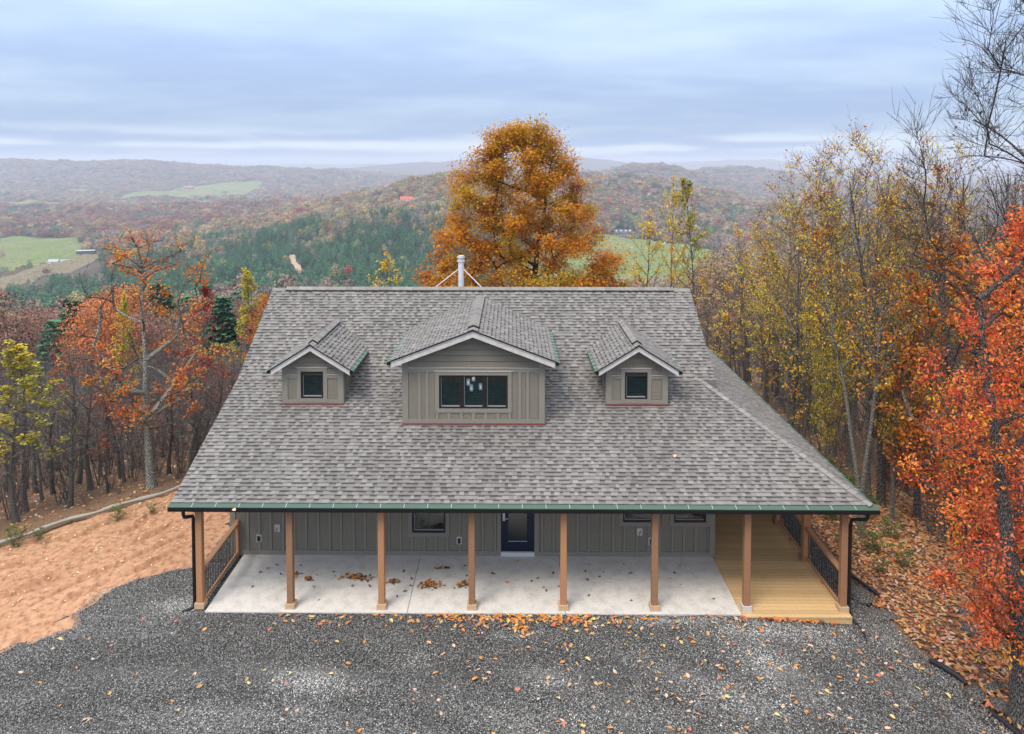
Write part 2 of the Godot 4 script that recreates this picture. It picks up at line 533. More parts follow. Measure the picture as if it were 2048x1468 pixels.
func terrain() -> void:
	land_noise.seed = 3
	land_noise.frequency = 0.012
	land_noise.fractal_octaves = 4
	for m in MEADOWS:
		var p := PackedVector2Array()
		for q in m:
			p.append(Vector2(q[0], q[1]))
		for cut in 2:      # rounded corners
			var soft := PackedVector2Array()
			for k in p.size():
				soft.append(p[k].lerp(p[(k + 1) % p.size()], 0.25))
				soft.append(p[k].lerp(p[(k + 1) % p.size()], 0.75))
			p = soft
		meadow_polys.append(p)
	for q in GRAVEL:
		gravel_poly.append(Vector2(q[0], q[1]))
	var vary := FastNoiseLite.new()
	vary.seed = 8
	vary.frequency = 0.35
	var litter := Color(0.32, 0.19, 0.11)
	var woods := Color(0.24, 0.165, 0.12)
	# leaf-covered earth of the hilltop
	var g := sheet("ground", -115.0, 115.0, NEAR_Z, 40.0, 1.0, func(x: float, z: float):
		var s := outside(x, z)
		var y := land(x, z)
		y -= 0.25 * smoothstep(0.3, -0.3, s) if x < 9.0 else 0.16 * smoothstep(0.25, -0.5, s)
		var c := litter.lerp(woods, clampf(vary.get_noise_2d(x, z) * 0.7 + 0.3 + clampf(s * 0.02, 0.0, 0.7), 0.0, 1.0))
		return [y, c], M.soil)
	struct_(g, "leaf covered earth of the wooded hilltop round the house")
	# valley, as a fan of cells that grow with distance
	var d := EYE.z - NEAR_Z
	while d < 9600.0:
		fan_rows.append(d)
		d *= 1.022
	var hv := []
	for r in fan_rows.size():
		var row := PackedFloat32Array()
		for k in FAN_COLS + 1:
			var x := (float(k) / FAN_COLS * 2.0 - 1.0) * FAN_W * fan_rows[r]
			row.append(land(x, EYE.z - fan_rows[r]))
		hv.append(row)
	for k in FAN_COLS + 1:
		var col := PackedFloat32Array()
		var top := -9.0
		for r in fan_rows.size():
			top = maxf(top, (hv[r][k] + 5.0 - EYE.y) / fan_rows[r])
			col.append(top)
		fan_vis.append(col)
	var parts := {}
	var floor_mesh := MB.new()
	var meadow_boxes: Array[Rect2] = []
	for p in meadow_polys:
		var bx := Rect2(p[0], Vector2.ZERO)
		for c in p:
			bx = bx.expand(c)
		meadow_boxes.append(bx)
	for r in fan_rows.size() - 1:
		for k in FAN_COLS:
			var q: Array[Vector3] = []
			for e in [[r, k], [r, k + 1], [r + 1, k + 1], [r + 1, k]]:
				var dd: float = fan_rows[e[0]]
				q.append(Vector3((float(e[1]) / FAN_COLS * 2.0 - 1.0) * FAN_W * dd, hv[e[0]][e[1]], EYE.z - dd))
			var mid: Vector3 = (q[0] + q[2]) / 2.0
			var n := vary.get_noise_2d(mid.x * 0.03, mid.z * 0.03)
			floor_mesh.col = Color(0.13, 0.09, 0.07).lerp(Color(0.1, 0.11, 0.07), clampf(0.4 + n, 0.0, 1.0))
			floor_mesh.tri(q[0], q[1], q[2])
			floor_mesh.tri(q[0], q[2], q[3])
			for w in meadow_polys.size():
				var box := meadow_boxes[w]
				if not box.intersects(Rect2(minf(q[0].x, q[3].x), fan_rows[r], maxf(q[1].x, q[2].x) - minf(q[0].x, q[3].x), fan_rows[r + 1] - fan_rows[r])):
					continue
				if not parts.has(w):
					parts[w] = MB.new()
				var b: MB = parts[w]
				b.col = Color(0.22, 0.3, 0.085).lerp(Color(0.33, 0.35, 0.13), clampf(0.4 + n, 0.0, 1.0))
				if w == 8:
					b.col = Color(0.3, 0.25, 0.15)
				if w == 4:
					b.col = Color(0.17, 0.2, 0.1)
				for t in [[q[0], q[1], q[2]], [q[0], q[2], q[3]]]:
					var flat := PackedVector2Array()
					for c in t:
						flat.append(Vector2(c.x, EYE.z - c.z))
					var plane := Plane(t[0], t[2], t[1])
					for piece in Geometry2D.intersect_polygons(flat, meadow_polys[w]):
						var up := PackedVector3Array()
						for c in piece:
							var z: float = EYE.z - c.y
							up.append(Vector3(c.x, (plane.d - plane.normal.x * c.x - plane.normal.z * z) / plane.normal.y + 0.25 + c.y * 0.0004, z))
						for e in range(1, up.size() - 1):
							if (up[e] - up[0]).cross(up[e + 1] - up[0]).y > 0.0:
								b.tri(up[0], up[e], up[e + 1])
							else:
								b.tri(up[0], up[e + 1], up[e])
	var names := ["broad green pasture with hedgerow trees beside the grey barns", "long pale pasture on the far rise below the blue ridge", "narrow pale pasture behind the russet tree belt", "light green field below the white farmhouse behind the golden oak", "small grassy clearing glimpsed low among the trees", "small green hilltop field on the wooded far hill", "faint pale field at the foot of the long hazy ridge", "faint pale field among the far grey woods", "rough tan grass round the grey barns"]
	struct_(mobj("hills", floor_mesh, M.hill), "wooded valley floor and hills reaching to the hazy horizon")
	for w in parts:
		struct_(mobj("meadow", parts[w], M.grass), names[w])
	# clay yard: tyre tracks as offset, half width, drift, from, to
	var rut := FastNoiseLite.new()
	rut.seed = 41
	rut.frequency = 0.5
	var clay := sheet("clay_yard", -25.0, -8.0, -13.0, 6.0, 0.06, func(x: float, z: float):
		var s := outside(x, z)
		if s > 0.5:
			return null
		var y := land(x, z) - 0.02
		if x > -13.5 and z > -2.8 or z > 0.5:
			y -= 0.16 * smoothstep(0.2, 0.6, poly_depth(Vector2(x, z), gravel_poly))
		if s > -0.15:
			y -= (s + 0.15) * 0.5
		var along := x * 0.62 - z * 0.78
		var across := x * 0.78 + z * 0.62 + rut.get_noise_2d(x * 0.35, z * 0.35) * 1.1
		var track := 0.0
		var berm := 0.0
		for k in TRACKS.size():
			var off: float = across - TRACKS[k][0] - TRACKS[k][2] * (along + 4.0) * 0.1
			var on: float = smoothstep(TRACKS[k][3] - 10.0, TRACKS[k][3] - 8.4, along) * smoothstep(TRACKS[k][4] - 7.0, TRACKS[k][4] - 8.6, along) * smoothstep(-0.45, 0.1, rut.get_noise_2d(x * 0.9 + k * 5.0, z * 0.9))
			track = maxf(track, on * exp(-pow(off / TRACKS[k][1], 4.0)))
			berm = maxf(berm, on * exp(-pow((absf(off) - TRACKS[k][1] * 1.5) / 0.1, 2.0)))
		y += 0.045 * berm - 0.07 * track
		y += 0.022 * track * sin(along * 27.0)
		y += rut.get_noise_2d(x * 0.8, z * 0.8) * 0.05 + rut.get_noise_2d(x * 7.0, z * 7.0) * 0.014
		var t := clampf(0.5 + rut.get_noise_2d(x * 0.5 + 30.0, z * 0.5) * 0.9, 0.0, 1.0)
		var c := Color(0.82, 0.78, 0.74).lerp(Color(1.0, 1.0, 1.0), t)
		c = c.lerp(Color(0.7, 0.62, 0.58), track * 0.8)
		c = c.lerp(Color(0.66, 0.7, 0.6), smoothstep(-2.2, -0.2, s) * 0.6 * (0.5 + rut.get_noise_2d(x * 3.0, z * 3.0)))
		c = c.lerp(Color(1.0, 1.0, 1.0), smoothstep(-10.5, -12.5, x) * smoothstep(-1.0, 0.6, z) * 0.7)
		return [y, c], M.clay)
	struct_(clay, "bare orange clay yard with tyre tracks left of the porch")
	# gravel drive
	var gn := FastNoiseLite.new()
	gn.seed = 77
	gn.frequency = 0.6
	var gravel := sheet("gravel_drive", -20.0, 12.4, -6.5, 14.0, 0.085, func(x: float, z: float):
		if x > -7.6 and x < 8.2 and z < -0.3:
			return null
		var g2 := poly_depth(Vector2(x, z), gravel_poly) + gn.get_noise_2d(x * 2.0, z * 2.0) * 0.22
		if g2 < -0.35:
			return null
		var y := land(x, z) - 0.02 + 0.05 * clampf(g2 / 0.3, -1.5, 1.0)
		if x > 9.0 and g2 < 0.15:
			y -= (0.15 - g2) * 0.5
		y += gn.get_noise_2d(x * 0.8, z * 0.8) * 0.02
		var pale := pale_gravel(x, z)
		var arc := sin(Vector2(x + 6.0, z - 16.0).length() * 4.2 + gn.get_noise_2d(x * 0.3, z * 0.3) * 2.0)
		var c := Color(0.335, 0.335, 0.335).lerp(Color(1.0, 1.0, 1.0), pale)
		c = c * (1.0 + 0.13 * arc * smoothstep(0.8, 2.2, z))
		y += 0.012 * arc * smoothstep(0.8, 2.2, z)
		c = c * (1.0 + 0.25 * gn.get_noise_2d(x * 0.5 + 50.0, z * 0.5))
		c.a = 1.0
		return [y, c], M.gravel)
	struct_(gravel, "dark crushed stone drive in front of the porch")

const TRACKS := [[-12.6, 0.17, 0.3, -2.0, 9.0], [-11.6, 0.17, 0.25, -1.0, 8.0], [-10.4, 0.2, -0.4, -4.0, 5.0], [-9.3, 0.17, -0.5, -3.5, 4.0], [-13.7, 0.16, 0.6, -2.0, 6.0], [-8.3, 0.15, -0.2, -6.0, 2.5], [-14.8, 0.2, 0.2, -4.0, 7.0], [-15.8, 0.16, -0.3, -9.0, 1.0], [-11.0, 0.14, 1.2, -6.0, 1.0]]
const PALE := [[5.9, 1.7, 0.7, 0.9, 0.65], [6.6, 0.75, 1.7, 0.4, 0.9], [7.6, 0.9, 0.9, 0.5, 0.5], [4.2, 0.42, 1.6, 0.16, 0.8], [-4.5, 2.6, 0.9, 0.45, 0.75], [-8.7, -0.1, 0.7, 0.35, 0.7], [0.7, 2.4, 0.7, 0.4, 0.3], [-2.3, 1.95, 0.5, 0.3, 0.4], [5.2, 2.8, 1.4, 0.9, 0.35], [-5.5, 3.6, 1.6, 0.5, 0.3], [2.0, 3.6, 2.5, 0.5, 0.2], [0.2, 0.95, 0.8, 0.2, 0.3]]
func pale_gravel(x: float, z: float) -> float:
	var p := 0.0
	for q in PALE:
		var u: float = (x - q[0]) / q[2]
		var w: float = (z - q[1]) / q[3]
		p = maxf(p, q[4] * exp(-(u * u + w * w)))
	return p
# ------------------------------------------------------------------ the house
const EAVE := Vector2(0.24, 2.86)      # z, y of the shingle edge
const KINK := Vector2(-4.19, 4.66)
const RIDGE := Vector2(-7.59, 6.94)
const RX0 := -8.67
const RX1 := 6.42
const HIP := 5.96                       # x where the side roof meets the kink
const CORNER := 9.08                    # x of the side eave

func roof_y(z: float) -> float:
	if z > KINK.x:
		return EAVE.y + (EAVE.x - z) * (KINK.y - EAVE.y) / (EAVE.x - KINK.x)
	return KINK.y + (KINK.x - z) * (RIDGE.y - KINK.y) / (KINK.x - RIDGE.x)

func roof_z(y: float) -> float:
	if y < KINK.y:
		return EAVE.x - (y - EAVE.y) * (EAVE.x - KINK.x) / (KINK.y - EAVE.y)
	return KINK.x - (y - KINK.y) * (KINK.x - RIDGE.x) / (RIDGE.y - KINK.y)

const TONES := [Color(0.25, 0.238, 0.228), Color(0.222, 0.208, 0.204), Color(0.29, 0.278, 0.264), Color(0.192, 0.18, 0.176), Color(0.235, 0.221, 0.21), Color(0.268, 0.256, 0.246)]
const WIDTHS := [0.09, 0.115, 0.14, 0.18]
var tab_meshes := {}

func tab_corners(u0a: float, u1a: float, u0b: float, u1b: float, v0: float, v1: float, t: float) -> PackedVector3Array:
	# in the plane's own axes: x along the eave, y out of the roof, z down the slope
	return PackedVector3Array([Vector3(u0a, 0.0, -v0), Vector3(u1a, 0.0, -v0), Vector3(u1b, -0.002, -v1), Vector3(u0b, -0.002, -v1),
		Vector3(u0a, t, -v0), Vector3(u1a, t, -v0), Vector3(u1b, 0.002, -v1), Vector3(u0b, 0.002, -v1)])

# the dark granule band that is printed along the head of a tab
func band(b: MB, p: PackedVector3Array, up: bool, c: Color) -> void:
	var n := (p[5] - p[4]).cross(p[7] - p[4]).normalized() * 0.0012
	var keep := b.col
	b.col = c * (0.55 if up else 0.32)
	var f := 0.74 if up else 0.56
	var g := 0.885
	b.quad(p[4].lerp(p[7], f) + n, p[5].lerp(p[6], f) + n, p[5].lerp(p[6], g) + n, p[4].lerp(p[7], g) + n)
	b.col = keep

# courses of shingles on a plane: frame has x along the eave, -z up the slope, y out; lo and hi give the limits of a course
func shingles(parent: Node, called: String, frame: Transform3D, height: float, lo: Callable, hi: Callable, singles: int, r: RandomNumberGenerator, expo := 0.131, weather = null) -> void:
	var b := MB.new()
	var made := 0
	var k := 0
	while k * expo < height - 0.02:
		var v0 := k * expo
		var v1 := minf(v0 + expo, height)
		var a0: float = lo.call(v0)
		var a1: float = lo.call(v1)
		var e0: float = hi.call(v0)
		var e1: float = hi.call(v1)
		var u: float = minf(a0, a1) - r.randf() * 0.2
		var up := r.randf() < 0.5
		var last := -1
		while u < maxf(e0, e1):
			var wi := r.randi() % 4
			var w: float = WIDTHS[wi]
			up = not up if r.randf() < 0.72 else up
			var ti := [0, 1, 1, 3, 4, 3][r.randi() % 6] if not up else [0, 2, 5, 0, 4, 2, 1][r.randi() % 7] as int
			if ti == last:
				ti = (ti + 2 + r.randi() % 3) % 6
			last = ti
			var t := 0.016 if up else 0.009
			var n0 := maxf(u, a0)
			var n1 := maxf(u, a1)
			var m0 := minf(u + w, e0)
			var m1 := minf(u + w, e1)
			if m0 > n0 + 0.001 or m1 > n1 + 0.001:
				m0 = maxf(m0, n0)
				m1 = maxf(m1, n1)
				var whole := absf(m0 - n0 - w) < 1e-4 and absf(m1 - n1 - w) < 1e-4
				if whole and made < singles and v1 - v0 > expo * 0.99:
					var key := wi * 100 + ti * 10 + int(up)
					if not tab_meshes.has(key):
						var q := MB.new()
						q.col = TONES[ti]
						var pp := tab_corners(0.001, w - 0.001, 0.001, w - 0.001, 0, expo + 0.02, t)
						q.hexa(pp)
						band(q, pp, up, TONES[ti])
						tab_meshes[key] = q.mesh()
					var o := obj("shingle", tab_meshes[key], M.shingle, parent)
					o.transform = frame * Transform3D(Basis(), Vector3(u, 0, -v0))
					made += 1
				else:
					var c: Color = TONES[ti]
					if weather != null:
						c = c * float((weather as Callable).call((n0 + m0) / 2.0, v0))
					b.col = c * r.randf_range(0.92, 1.06)
					var p := tab_corners(n0 + 0.001, m0 - 0.001, n1 + 0.001, m1 - 0.001, v0, v1 + 0.02, t)
					for j in 8:
						p[j] = frame * p[j]
					b.quad(p[4], p[5], p[6], p[7])
					band(b, p, up, b.col)
					b.quad(p[0], p[1], p[5], p[4])
					b.quad(p[1], p[2], p[6], p[5])
					b.quad(p[3], p[0], p[4], p[7])
			u += w
		k += 1
	var m := mobj(called, b, M.shingle, parent)
	m.set_meta("kind", "stuff")

# overlapping cap pieces from a to e, bent over the two slopes; n1 and n2 point down each side
func caps(parent: Node, a: Vector3, e: Vector3, s1: Vector3, s2: Vector3, half: float, r: RandomNumberGenerator, lift := 0.02, expo := 0.21) -> void:
	var f := (e - a).normalized()
	var up := (-(s1 + s2)).normalized()
	var total := a.distance_to(e)
	var k := 0
	while k * expo < total - 0.03:
		var p0 := a + f * (k * expo)
		var p1 := a + f * minf(k * expo + expo + 0.04, total)
		var b := MB.new()
		b.col = (TONES[[0, 2, 5, 2, 0, 5, 4][r.randi() % 7]] as Color) * r.randf_range(1.0, 1.2)
		var hi := lift + 0.02
		var c0 := p0 + up * hi
		var c1 := p1 + up * (lift + 0.004)
		var sides := [[s1, 1.0], [s2, -1.0]]
		for sd in sides:
			var q0: Vector3 = p0 + sd[0] * half + up * hi
			var q1: Vector3 = p1 + sd[0] * half + up * (lift + 0.004)
			var dn := -up * 0.018
			if (q0 - c0).cross(c1 - c0).dot(up) > 0:
				b.quad(c0, q0, q1, c1)
				b.quad(c0 + dn, q0 + dn, q0, c0)
				b.quad(q0 + dn, q1 + dn, q1, q0)
			else:
				b.quad(c0, c1, q1, q0)
				b.quad(c0 + dn, c0, q0, q0 + dn)
				b.quad(q0 + dn, q0, q1, q1 + dn)
		mobj("ridge_cap", b, M.shingle, parent)
		k += 1

# a gutter with a green leaf guard from a to e; out points away from the roof
func gutter(parent: Node, a: Vector3, e: Vector3, out: Vector3, width := 0.15, tall := 0.1, piece := 0.6) -> void:
	var f := (e - a).normalized()
	var g := MB.new()
	var dn := Vector3.DOWN
	var lip := out * width
	# trough with a rounded face
	var prof := [Vector2(0.0, 0.0), Vector2(0.0, -tall), Vector2(0.7, -tall), Vector2(0.92, -tall * 0.93), Vector2(0.97, -tall * 0.7), Vector2(1.0, -tall * 0.4), Vector2(1.0, 0.0)]
	var flip := f.cross(out).dot(Vector3.UP) < 0.0
	for k in prof.size() - 1:
		var q0: Vector2 = prof[k]
		var q1: Vector2 = prof[k + 1]
		var s0 := lip * q0.x + Vector3.UP * (q0.y - 0.07)
		var s1 := lip * q1.x + Vector3.UP * (q1.y - 0.07)
		if flip:
			g.quad(a + s0, e + s0, e + s1, a + s1)
		else:
			g.quad(a + s0, a + s1, e + s1, e + s0)
	for x in [a, e]:
		var pv := PackedVector3Array()
		for q in prof:
			pv.append(x + lip * q.x + Vector3.UP * (q.y - 0.07))
		for k in range(1, prof.size() - 1):
			if (x == a) == flip:
				g.tri(pv[0], pv[k + 1], pv[k])
			else:
				g.tri(pv[0], pv[k], pv[k + 1])
	mobj("gutter", g, M.black_metal, parent)
	var total := a.distance_to(e)
	var n := maxi(1, int(round(total / piece)))
	for k in n:
		var b := MB.new()
		var p0 := a + f * (total * k / n + 0.004)
		var p1 := a + f * (total * (k + 1) / n - 0.004)
		var t0 := Vector3.UP * -0.002 - out * 0.03
		var t1 := lip * 1.02 + Vector3.UP * -0.058
		if flip:
			b.quad(p0 + t0, p0 + t1, p1 + t1, p1 + t0)
			b.quad(p0 + t1, p0 + t1 + dn * 0.018, p1 + t1 + dn * 0.018, p1 + t1)
		else:
			b.quad(p0 + t0, p1 + t0, p1 + t1, p0 + t1)
			b.quad(p0 + t1, p1 + t1, p1 + t1 + dn * 0.018, p0 + t1 + dn * 0.018)
		# raised seam
		var se := MB.new()
		mobj("guard_panel", b, M.green_metal, parent)
		if k > 0:
			var c := p0 + (t0 + t1) / 2.0 + Vector3.UP * 0.006
			se.bar(c + (t0 - t1) * 0.5, c - (t0 - t1) * 0.5, 0.009, 0.008, Vector3.UP, 0.002)
			mobj("guard_seam", se, M.steel, parent)

# a wall panel on the plane z, with rectangular holes (x0, y0, x1, y1); thickness goes back
func holed(b: MB, x0: float, x1: float, y0: float, y1: float, z: float, thick: float, holes: Array) -> void:
	var xs := [x0, x1]
	for h in holes:
		xs.append(h[0]); xs.append(h[2])
	xs.sort()
	for k in xs.size() - 1:
		var a: float = xs[k]
		var e: float = xs[k + 1]
		if e - a < 0.001:
			continue
		var y := y0
		var mid := (a + e) / 2.0
		var here := []
		for h in holes:
			if mid > h[0] and mid < h[2]:
				here.append(h)
		here.sort_custom(func(p, q): return p[1] < q[1])
		for h in here:
			if h[1] > y:
				b.box(Vector3(a, y, z - thick), Vector3(e, h[1], z))
			y = h[3]
		if y < y1:
			b.box(Vector3(a, y, z - thick), Vector3(e, y1, z))

# a window facing +z: casing boards, black frame, panes; sub-parts of the given part's parent
func window(parent: Node, x0: float, y0: float, x1: float, y1: float, z: float, lights: int, trim := 0.115, called := "window") -> Node3D:
	var w := Node3D.new()
	put(w, called, parent)
	var tz := z + 0.034
	boxpart("casing", Vector3(x0 - trim, y0 - trim, z), Vector3(x1 + trim, y0, tz), M.trim, w)
	boxpart("casing", Vector3(x0 - trim, y1, z), Vector3(x1 + trim, y1 + trim, tz), M.trim, w)
	boxpart("casing", Vector3(x0 - trim, y0 + 0.001, z), Vector3(x0, y1 - 0.001, tz - 0.003), M.trim, w)
	boxpart("casing", Vector3(x1, y0 + 0.001, z), Vector3(x1 + trim, y1 - 0.001, tz - 0.003), M.trim, w)
	boxpart("drip_cap", Vector3(x0 - trim - 0.02, y1 + trim, z), Vector3(x1 + trim + 0.02, y1 + trim + 0.014, tz + 0.02), M.white_trim, w)
	var f := MB.new()
	var s := 0.05
	f.box(Vector3(x0, y0, z - 0.09), Vector3(x1, y0 + s, z + 0.012))
	f.box(Vector3(x0, y1 - s, z - 0.09), Vector3(x1, y1, z + 0.012))
	f.box(Vector3(x0, y0 + s, z - 0.09), Vector3(x0 + s, y1 - s, z + 0.01))
	f.box(Vector3(x1 - s, y0 + s, z - 0.09), Vector3(x1, y1 - s, z + 0.01))
	for k in range(1, lights):
		var x := lerpf(x0, x1, float(k) / lights)
		f.box(Vector3(x - 0.06, y0 + s, z - 0.09), Vector3(x + 0.06, y1 - s, z + 0.008))
	mobj("window_frame", f, M.black_frame, w)
	for k in lights:
		var a := lerpf(x0, x1, float(k) / lights) + (s if k == 0 else 0.06)
		var e := lerpf(x0, x1, float(k + 1) / lights) - (s if k == lights - 1 else 0.06)
		boxpart("pane", Vector3(a, y0 + s, z - 0.06), Vector3(e, y1 - s, z - 0.052), M.glass, w)
		var sa := MB.new()   # grey sill track that catches the light
		sa.box(Vector3(a + 0.01, y0 + s, z - 0.05), Vector3(e - 0.01, y0 + s + 0.022, z - 0.022))
		sa.box(Vector3(a + 0.005, y0 + s + 0.022, z - 0.05), Vector3(a + 0.018, y1 - s, z - 0.036))
		mobj("sash_track", sa, M.grey_metal, w)
	return w

func dormer(house: Node, cx: float, half: float, zf: float, zfas: float, peak: float, eave_half: float, slope: float, win: Array, lights: int, frieze_y: float, r: RandomNumberGenerator, label: String) -> void:
	var d := Node3D.new()
	put(d, "dormer", house)
	d.set_meta("label", label)
	var base := roof_y(zf) - 0.12
	var under := func(x: float) -> float: return peak - 0.1 - absf(x - cx) * slope
	var plate: float = under.call(cx + half)
	# walls
	var w := MB.new()
	holed(w, cx - half, cx + half, base, frieze_y, zf, 0.12, [win])
	var z0 := zf - 0.12
	w.hexa(PackedVector3Array([Vector3(cx - half, frieze_y, zf), Vector3(cx + half, frieze_y, zf), Vector3(cx + half, frieze_y, z0), Vector3(cx - half, frieze_y, z0),
		Vector3(cx - half, plate, zf), Vector3(cx + half, plate, zf), Vector3(cx + half, plate, z0), Vector3(cx - half, plate, z0)]) if plate > frieze_y else PackedVector3Array([Vector3.ZERO, Vector3.ZERO, Vector3.ZERO, Vector3.ZERO, Vector3.ZERO, Vector3.ZERO, Vector3.ZERO, Vector3.ZERO]))
	w.tri(Vector3(cx - half, plate, zf), Vector3(cx + half, plate, zf), Vector3(cx, peak - 0.1, zf))
	for s in [-1.0, 1.0]:
		var xo: float = cx + s * half
		w.box(Vector3(minf(xo, xo - s * 0.1), base, zf - 4.2), Vector3(maxf(xo, xo - s * 0.1), plate - 0.01, z0))
	mobj("dormer_wall", w, M.siding, d)
	# dark underlay standing in for the shade in the board joints
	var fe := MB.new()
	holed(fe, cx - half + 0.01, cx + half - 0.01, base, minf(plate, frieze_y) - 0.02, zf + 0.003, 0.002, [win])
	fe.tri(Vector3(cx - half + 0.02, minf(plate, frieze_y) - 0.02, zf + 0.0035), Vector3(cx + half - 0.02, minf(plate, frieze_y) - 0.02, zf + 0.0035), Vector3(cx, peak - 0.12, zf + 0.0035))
	mobj("shade_backing", fe, M.joint_shade, d)
	var cw := 0.15
	var y0 := roof_y(zf) + 0.02
	for s in [-1.0, 1.0]:
		var xo: float = cx + s * half
		boxpart("corner_board", Vector3(minf(xo - s * cw, xo + s * 0.02), y0, zf), Vector3(maxf(xo - s * cw, xo + s * 0.02), plate - 0.02, zf + 0.03), M.trim, d)
		# boards on the cheek
		boxpart("corner_board", Vector3(minf(xo, xo + s * 0.03), y0, zf - cw), Vector3(maxf(xo, xo + s * 0.03), plate - 0.02, zf - 0.002), M.trim, d)
		var zz := zf - cw - 0.3
		while zz > zf - 2.2:
			boxpart("batten", Vector3(minf(xo, xo + s * 0.022), maxf(base, roof_y(zz) - 0.05), zz - 0.06), Vector3(maxf(xo, xo + s * 0.022), plate - 0.02, zz), M.trim, d)
			zz -= 0.36
	boxpart("skirt_board", Vector3(cx - half + cw, y0, zf), Vector3(cx + half - cw, y0 + 0.13, zf + 0.026), M.trim, d)
	var tw := 0.115
	if lights > 1:
		boxpart("frieze_board", Vector3(cx - half + cw, frieze_y - 0.12, zf), Vector3(cx + half - cw, frieze_y, zf + 0.028), M.trim, d)
		boxpart("drip_cap", Vector3(cx - half + cw, frieze_y, zf), Vector3(cx + half - cw, frieze_y + 0.014, zf + 0.05), M.white_trim, d)
	else:
		for s in [[cx - half + cw, win[0] - tw], [win[2] + tw, cx + half - cw]]:
			boxpart("frieze_board", Vector3(s[0], frieze_y - 0.1, zf), Vector3(s[1], frieze_y, zf + 0.028), M.trim, d)
			boxpart("drip_cap", Vector3(s[0], frieze_y, zf), Vector3(s[1], frieze_y + 0.012, zf + 0.05), M.white_trim, d)
	var top := frieze_y - (0.12 if lights > 1 else 0.1)
	if lights > 1:
		for x in [-0.372, -0.74, 0.372, 0.74]:
			var bx: float = (win[0] - tw if x < 0 else win[2] + tw) + x * 0.62
			boxpart("batten", Vector3(bx - 0.045, y0 + 0.13, zf), Vector3(bx + 0.045, top, zf + 0.024), M.trim, d)
		for k in 7:
			var bx := lerpf(win[0] - 0.06, win[2] + 0.06, k / 6.0)
			boxpart("batten", Vector3(bx - 0.045, y0 + 0.13, zf), Vector3(bx + 0.045, win[1] - tw, zf + 0.024), M.trim, d)
			boxpart("batten", Vector3(bx - 0.045, win[3] + tw + 0.016, zf), Vector3(bx + 0.045, top, zf + 0.024), M.trim, d)
	# rough panels, proud of the sheathing
	var spans := [[cx - half + cw, win[0] - tw], [win[2] + tw, cx + half - cw]]
	if lights > 1:
		spans = []
		var cuts := []
		for x in [-0.372, -0.74]:
			cuts.append(win[0] - tw + x * 0.62)
		spans = [[cx - half + cw, cuts[1] - 0.045], [cuts[1] + 0.045, cuts[0] - 0.045], [cuts[0] + 0.045, win[0] - tw]]
		cuts = [win[2] + tw + 0.372 * 0.62, win[2] + tw + 0.74 * 0.62]
		spans.append_array([[win[2] + tw, cuts[0] - 0.045], [cuts[0] + 0.045, cuts[1] - 0.045], [cuts[1] + 0.045, cx + half - cw]])
		for k in 6:
			var bx := lerpf(win[0] - 0.06, win[2] + 0.06, k / 6.0)
			var bn := lerpf(win[0] - 0.06, win[2] + 0.06, (k + 1) / 6.0)
			boxpart("siding_panel", Vector3(bx + 0.05, y0 + 0.136, zf), Vector3(bn - 0.05, win[1] - tw - 0.004, zf + 0.009), M.siding, d)
			boxpart("siding_panel", Vector3(bx + 0.05, win[3] + tw + 0.02, zf), Vector3(bn - 0.05, top - 0.004, zf + 0.009), M.siding, d)
	for s in spans:
		var n := 1
		for k in n:
			var a := lerpf(s[0], s[1], float(k) / n)
			var e := lerpf(s[0], s[1], float(k + 1) / n)
			boxpart("siding_panel", Vector3(a + 0.006, y0 + 0.136, zf), Vector3(e - 0.006, top - 0.004, zf + 0.008 + 0.002 * (k % 2)), M.siding, d)
	# lap boards of the gable
	var yy := frieze_y + 0.014
	while yy < peak - 0.22:
		var y1 := minf(yy + 0.17, peak - 0.12)
		var x0: float = minf((peak - 0.12 - yy) / slope, half - (cw if yy < plate else 0.0))
		var x1: float = minf((peak - 0.12 - y1) / slope, half - (cw if yy < plate else 0.0))
		if lights == 1 and yy < win[3] + tw:
			for s in [-1.0, 1.0]:
				var xi: float = win[2] + tw - cx
				if x0 - xi > 0.02:
					var lb := MB.new()
					var q := [Vector3(cx + s * xi, yy, zf), Vector3(cx + s * x0, yy, zf), Vector3(cx + s * maxf(x1, xi), y1, zf), Vector3(cx + s * xi, y1, zf)]
					if s < 0:
						q = [q[1], q[0], q[3], q[2]]
					lap(lb, q)
					mobj("lap_board", lb, M.lap_siding, d)
		else:
			var lb := MB.new()
			lap(lb, [Vector3(cx - x0, yy, zf), Vector3(cx + x0, yy, zf), Vector3(cx + x1, y1, zf), Vector3(cx - x1, y1, zf)])
			mobj("lap_board", lb, M.lap_siding, d)
		yy = y1
	if lights == 1:      # the piece of gable board over the window head
		var head := frieze_y + 0.014
		while head < win[3] + tw:
			head += 0.17
		boxpart("lap_board", Vector3(win[0] - tw, win[3] + tw + 0.018, zf), Vector3(win[2] + tw, head + 0.004, zf + 0.016), M.lap_siding, d)
	window(d, win[0], win[1], win[2], win[3], zf, lights, tw)
	# red flashing at the foot
	var fl := MB.new()
	var fy := roof_y(zf)
	fl.hexa(PackedVector3Array([Vector3(cx - half - 0.06, roof_y(zf + 0.07) + 0.02, zf + 0.07), Vector3(cx + half + 0.06, roof_y(zf + 0.07) + 0.02, zf + 0.07), Vector3(cx + half + 0.02, fy - 0.02, zf), Vector3(cx - half - 0.02, fy - 0.02, zf),
		Vector3(cx - half - 0.06, roof_y(zf + 0.07) + 0.03, zf + 0.07), Vector3(cx + half + 0.06, roof_y(zf + 0.07) + 0.03, zf + 0.07), Vector3(cx + half + 0.02, fy + 0.03, zf + 0.032), Vector3(cx - half - 0.02, fy + 0.03, zf + 0.032)]))
	mobj("flashing", fl, M.red_flashing, d)
	# roof: two planes from the barge board back to the valleys
	var run := eave_half
	var sl := sqrt(1.0 + slope * slope) * run
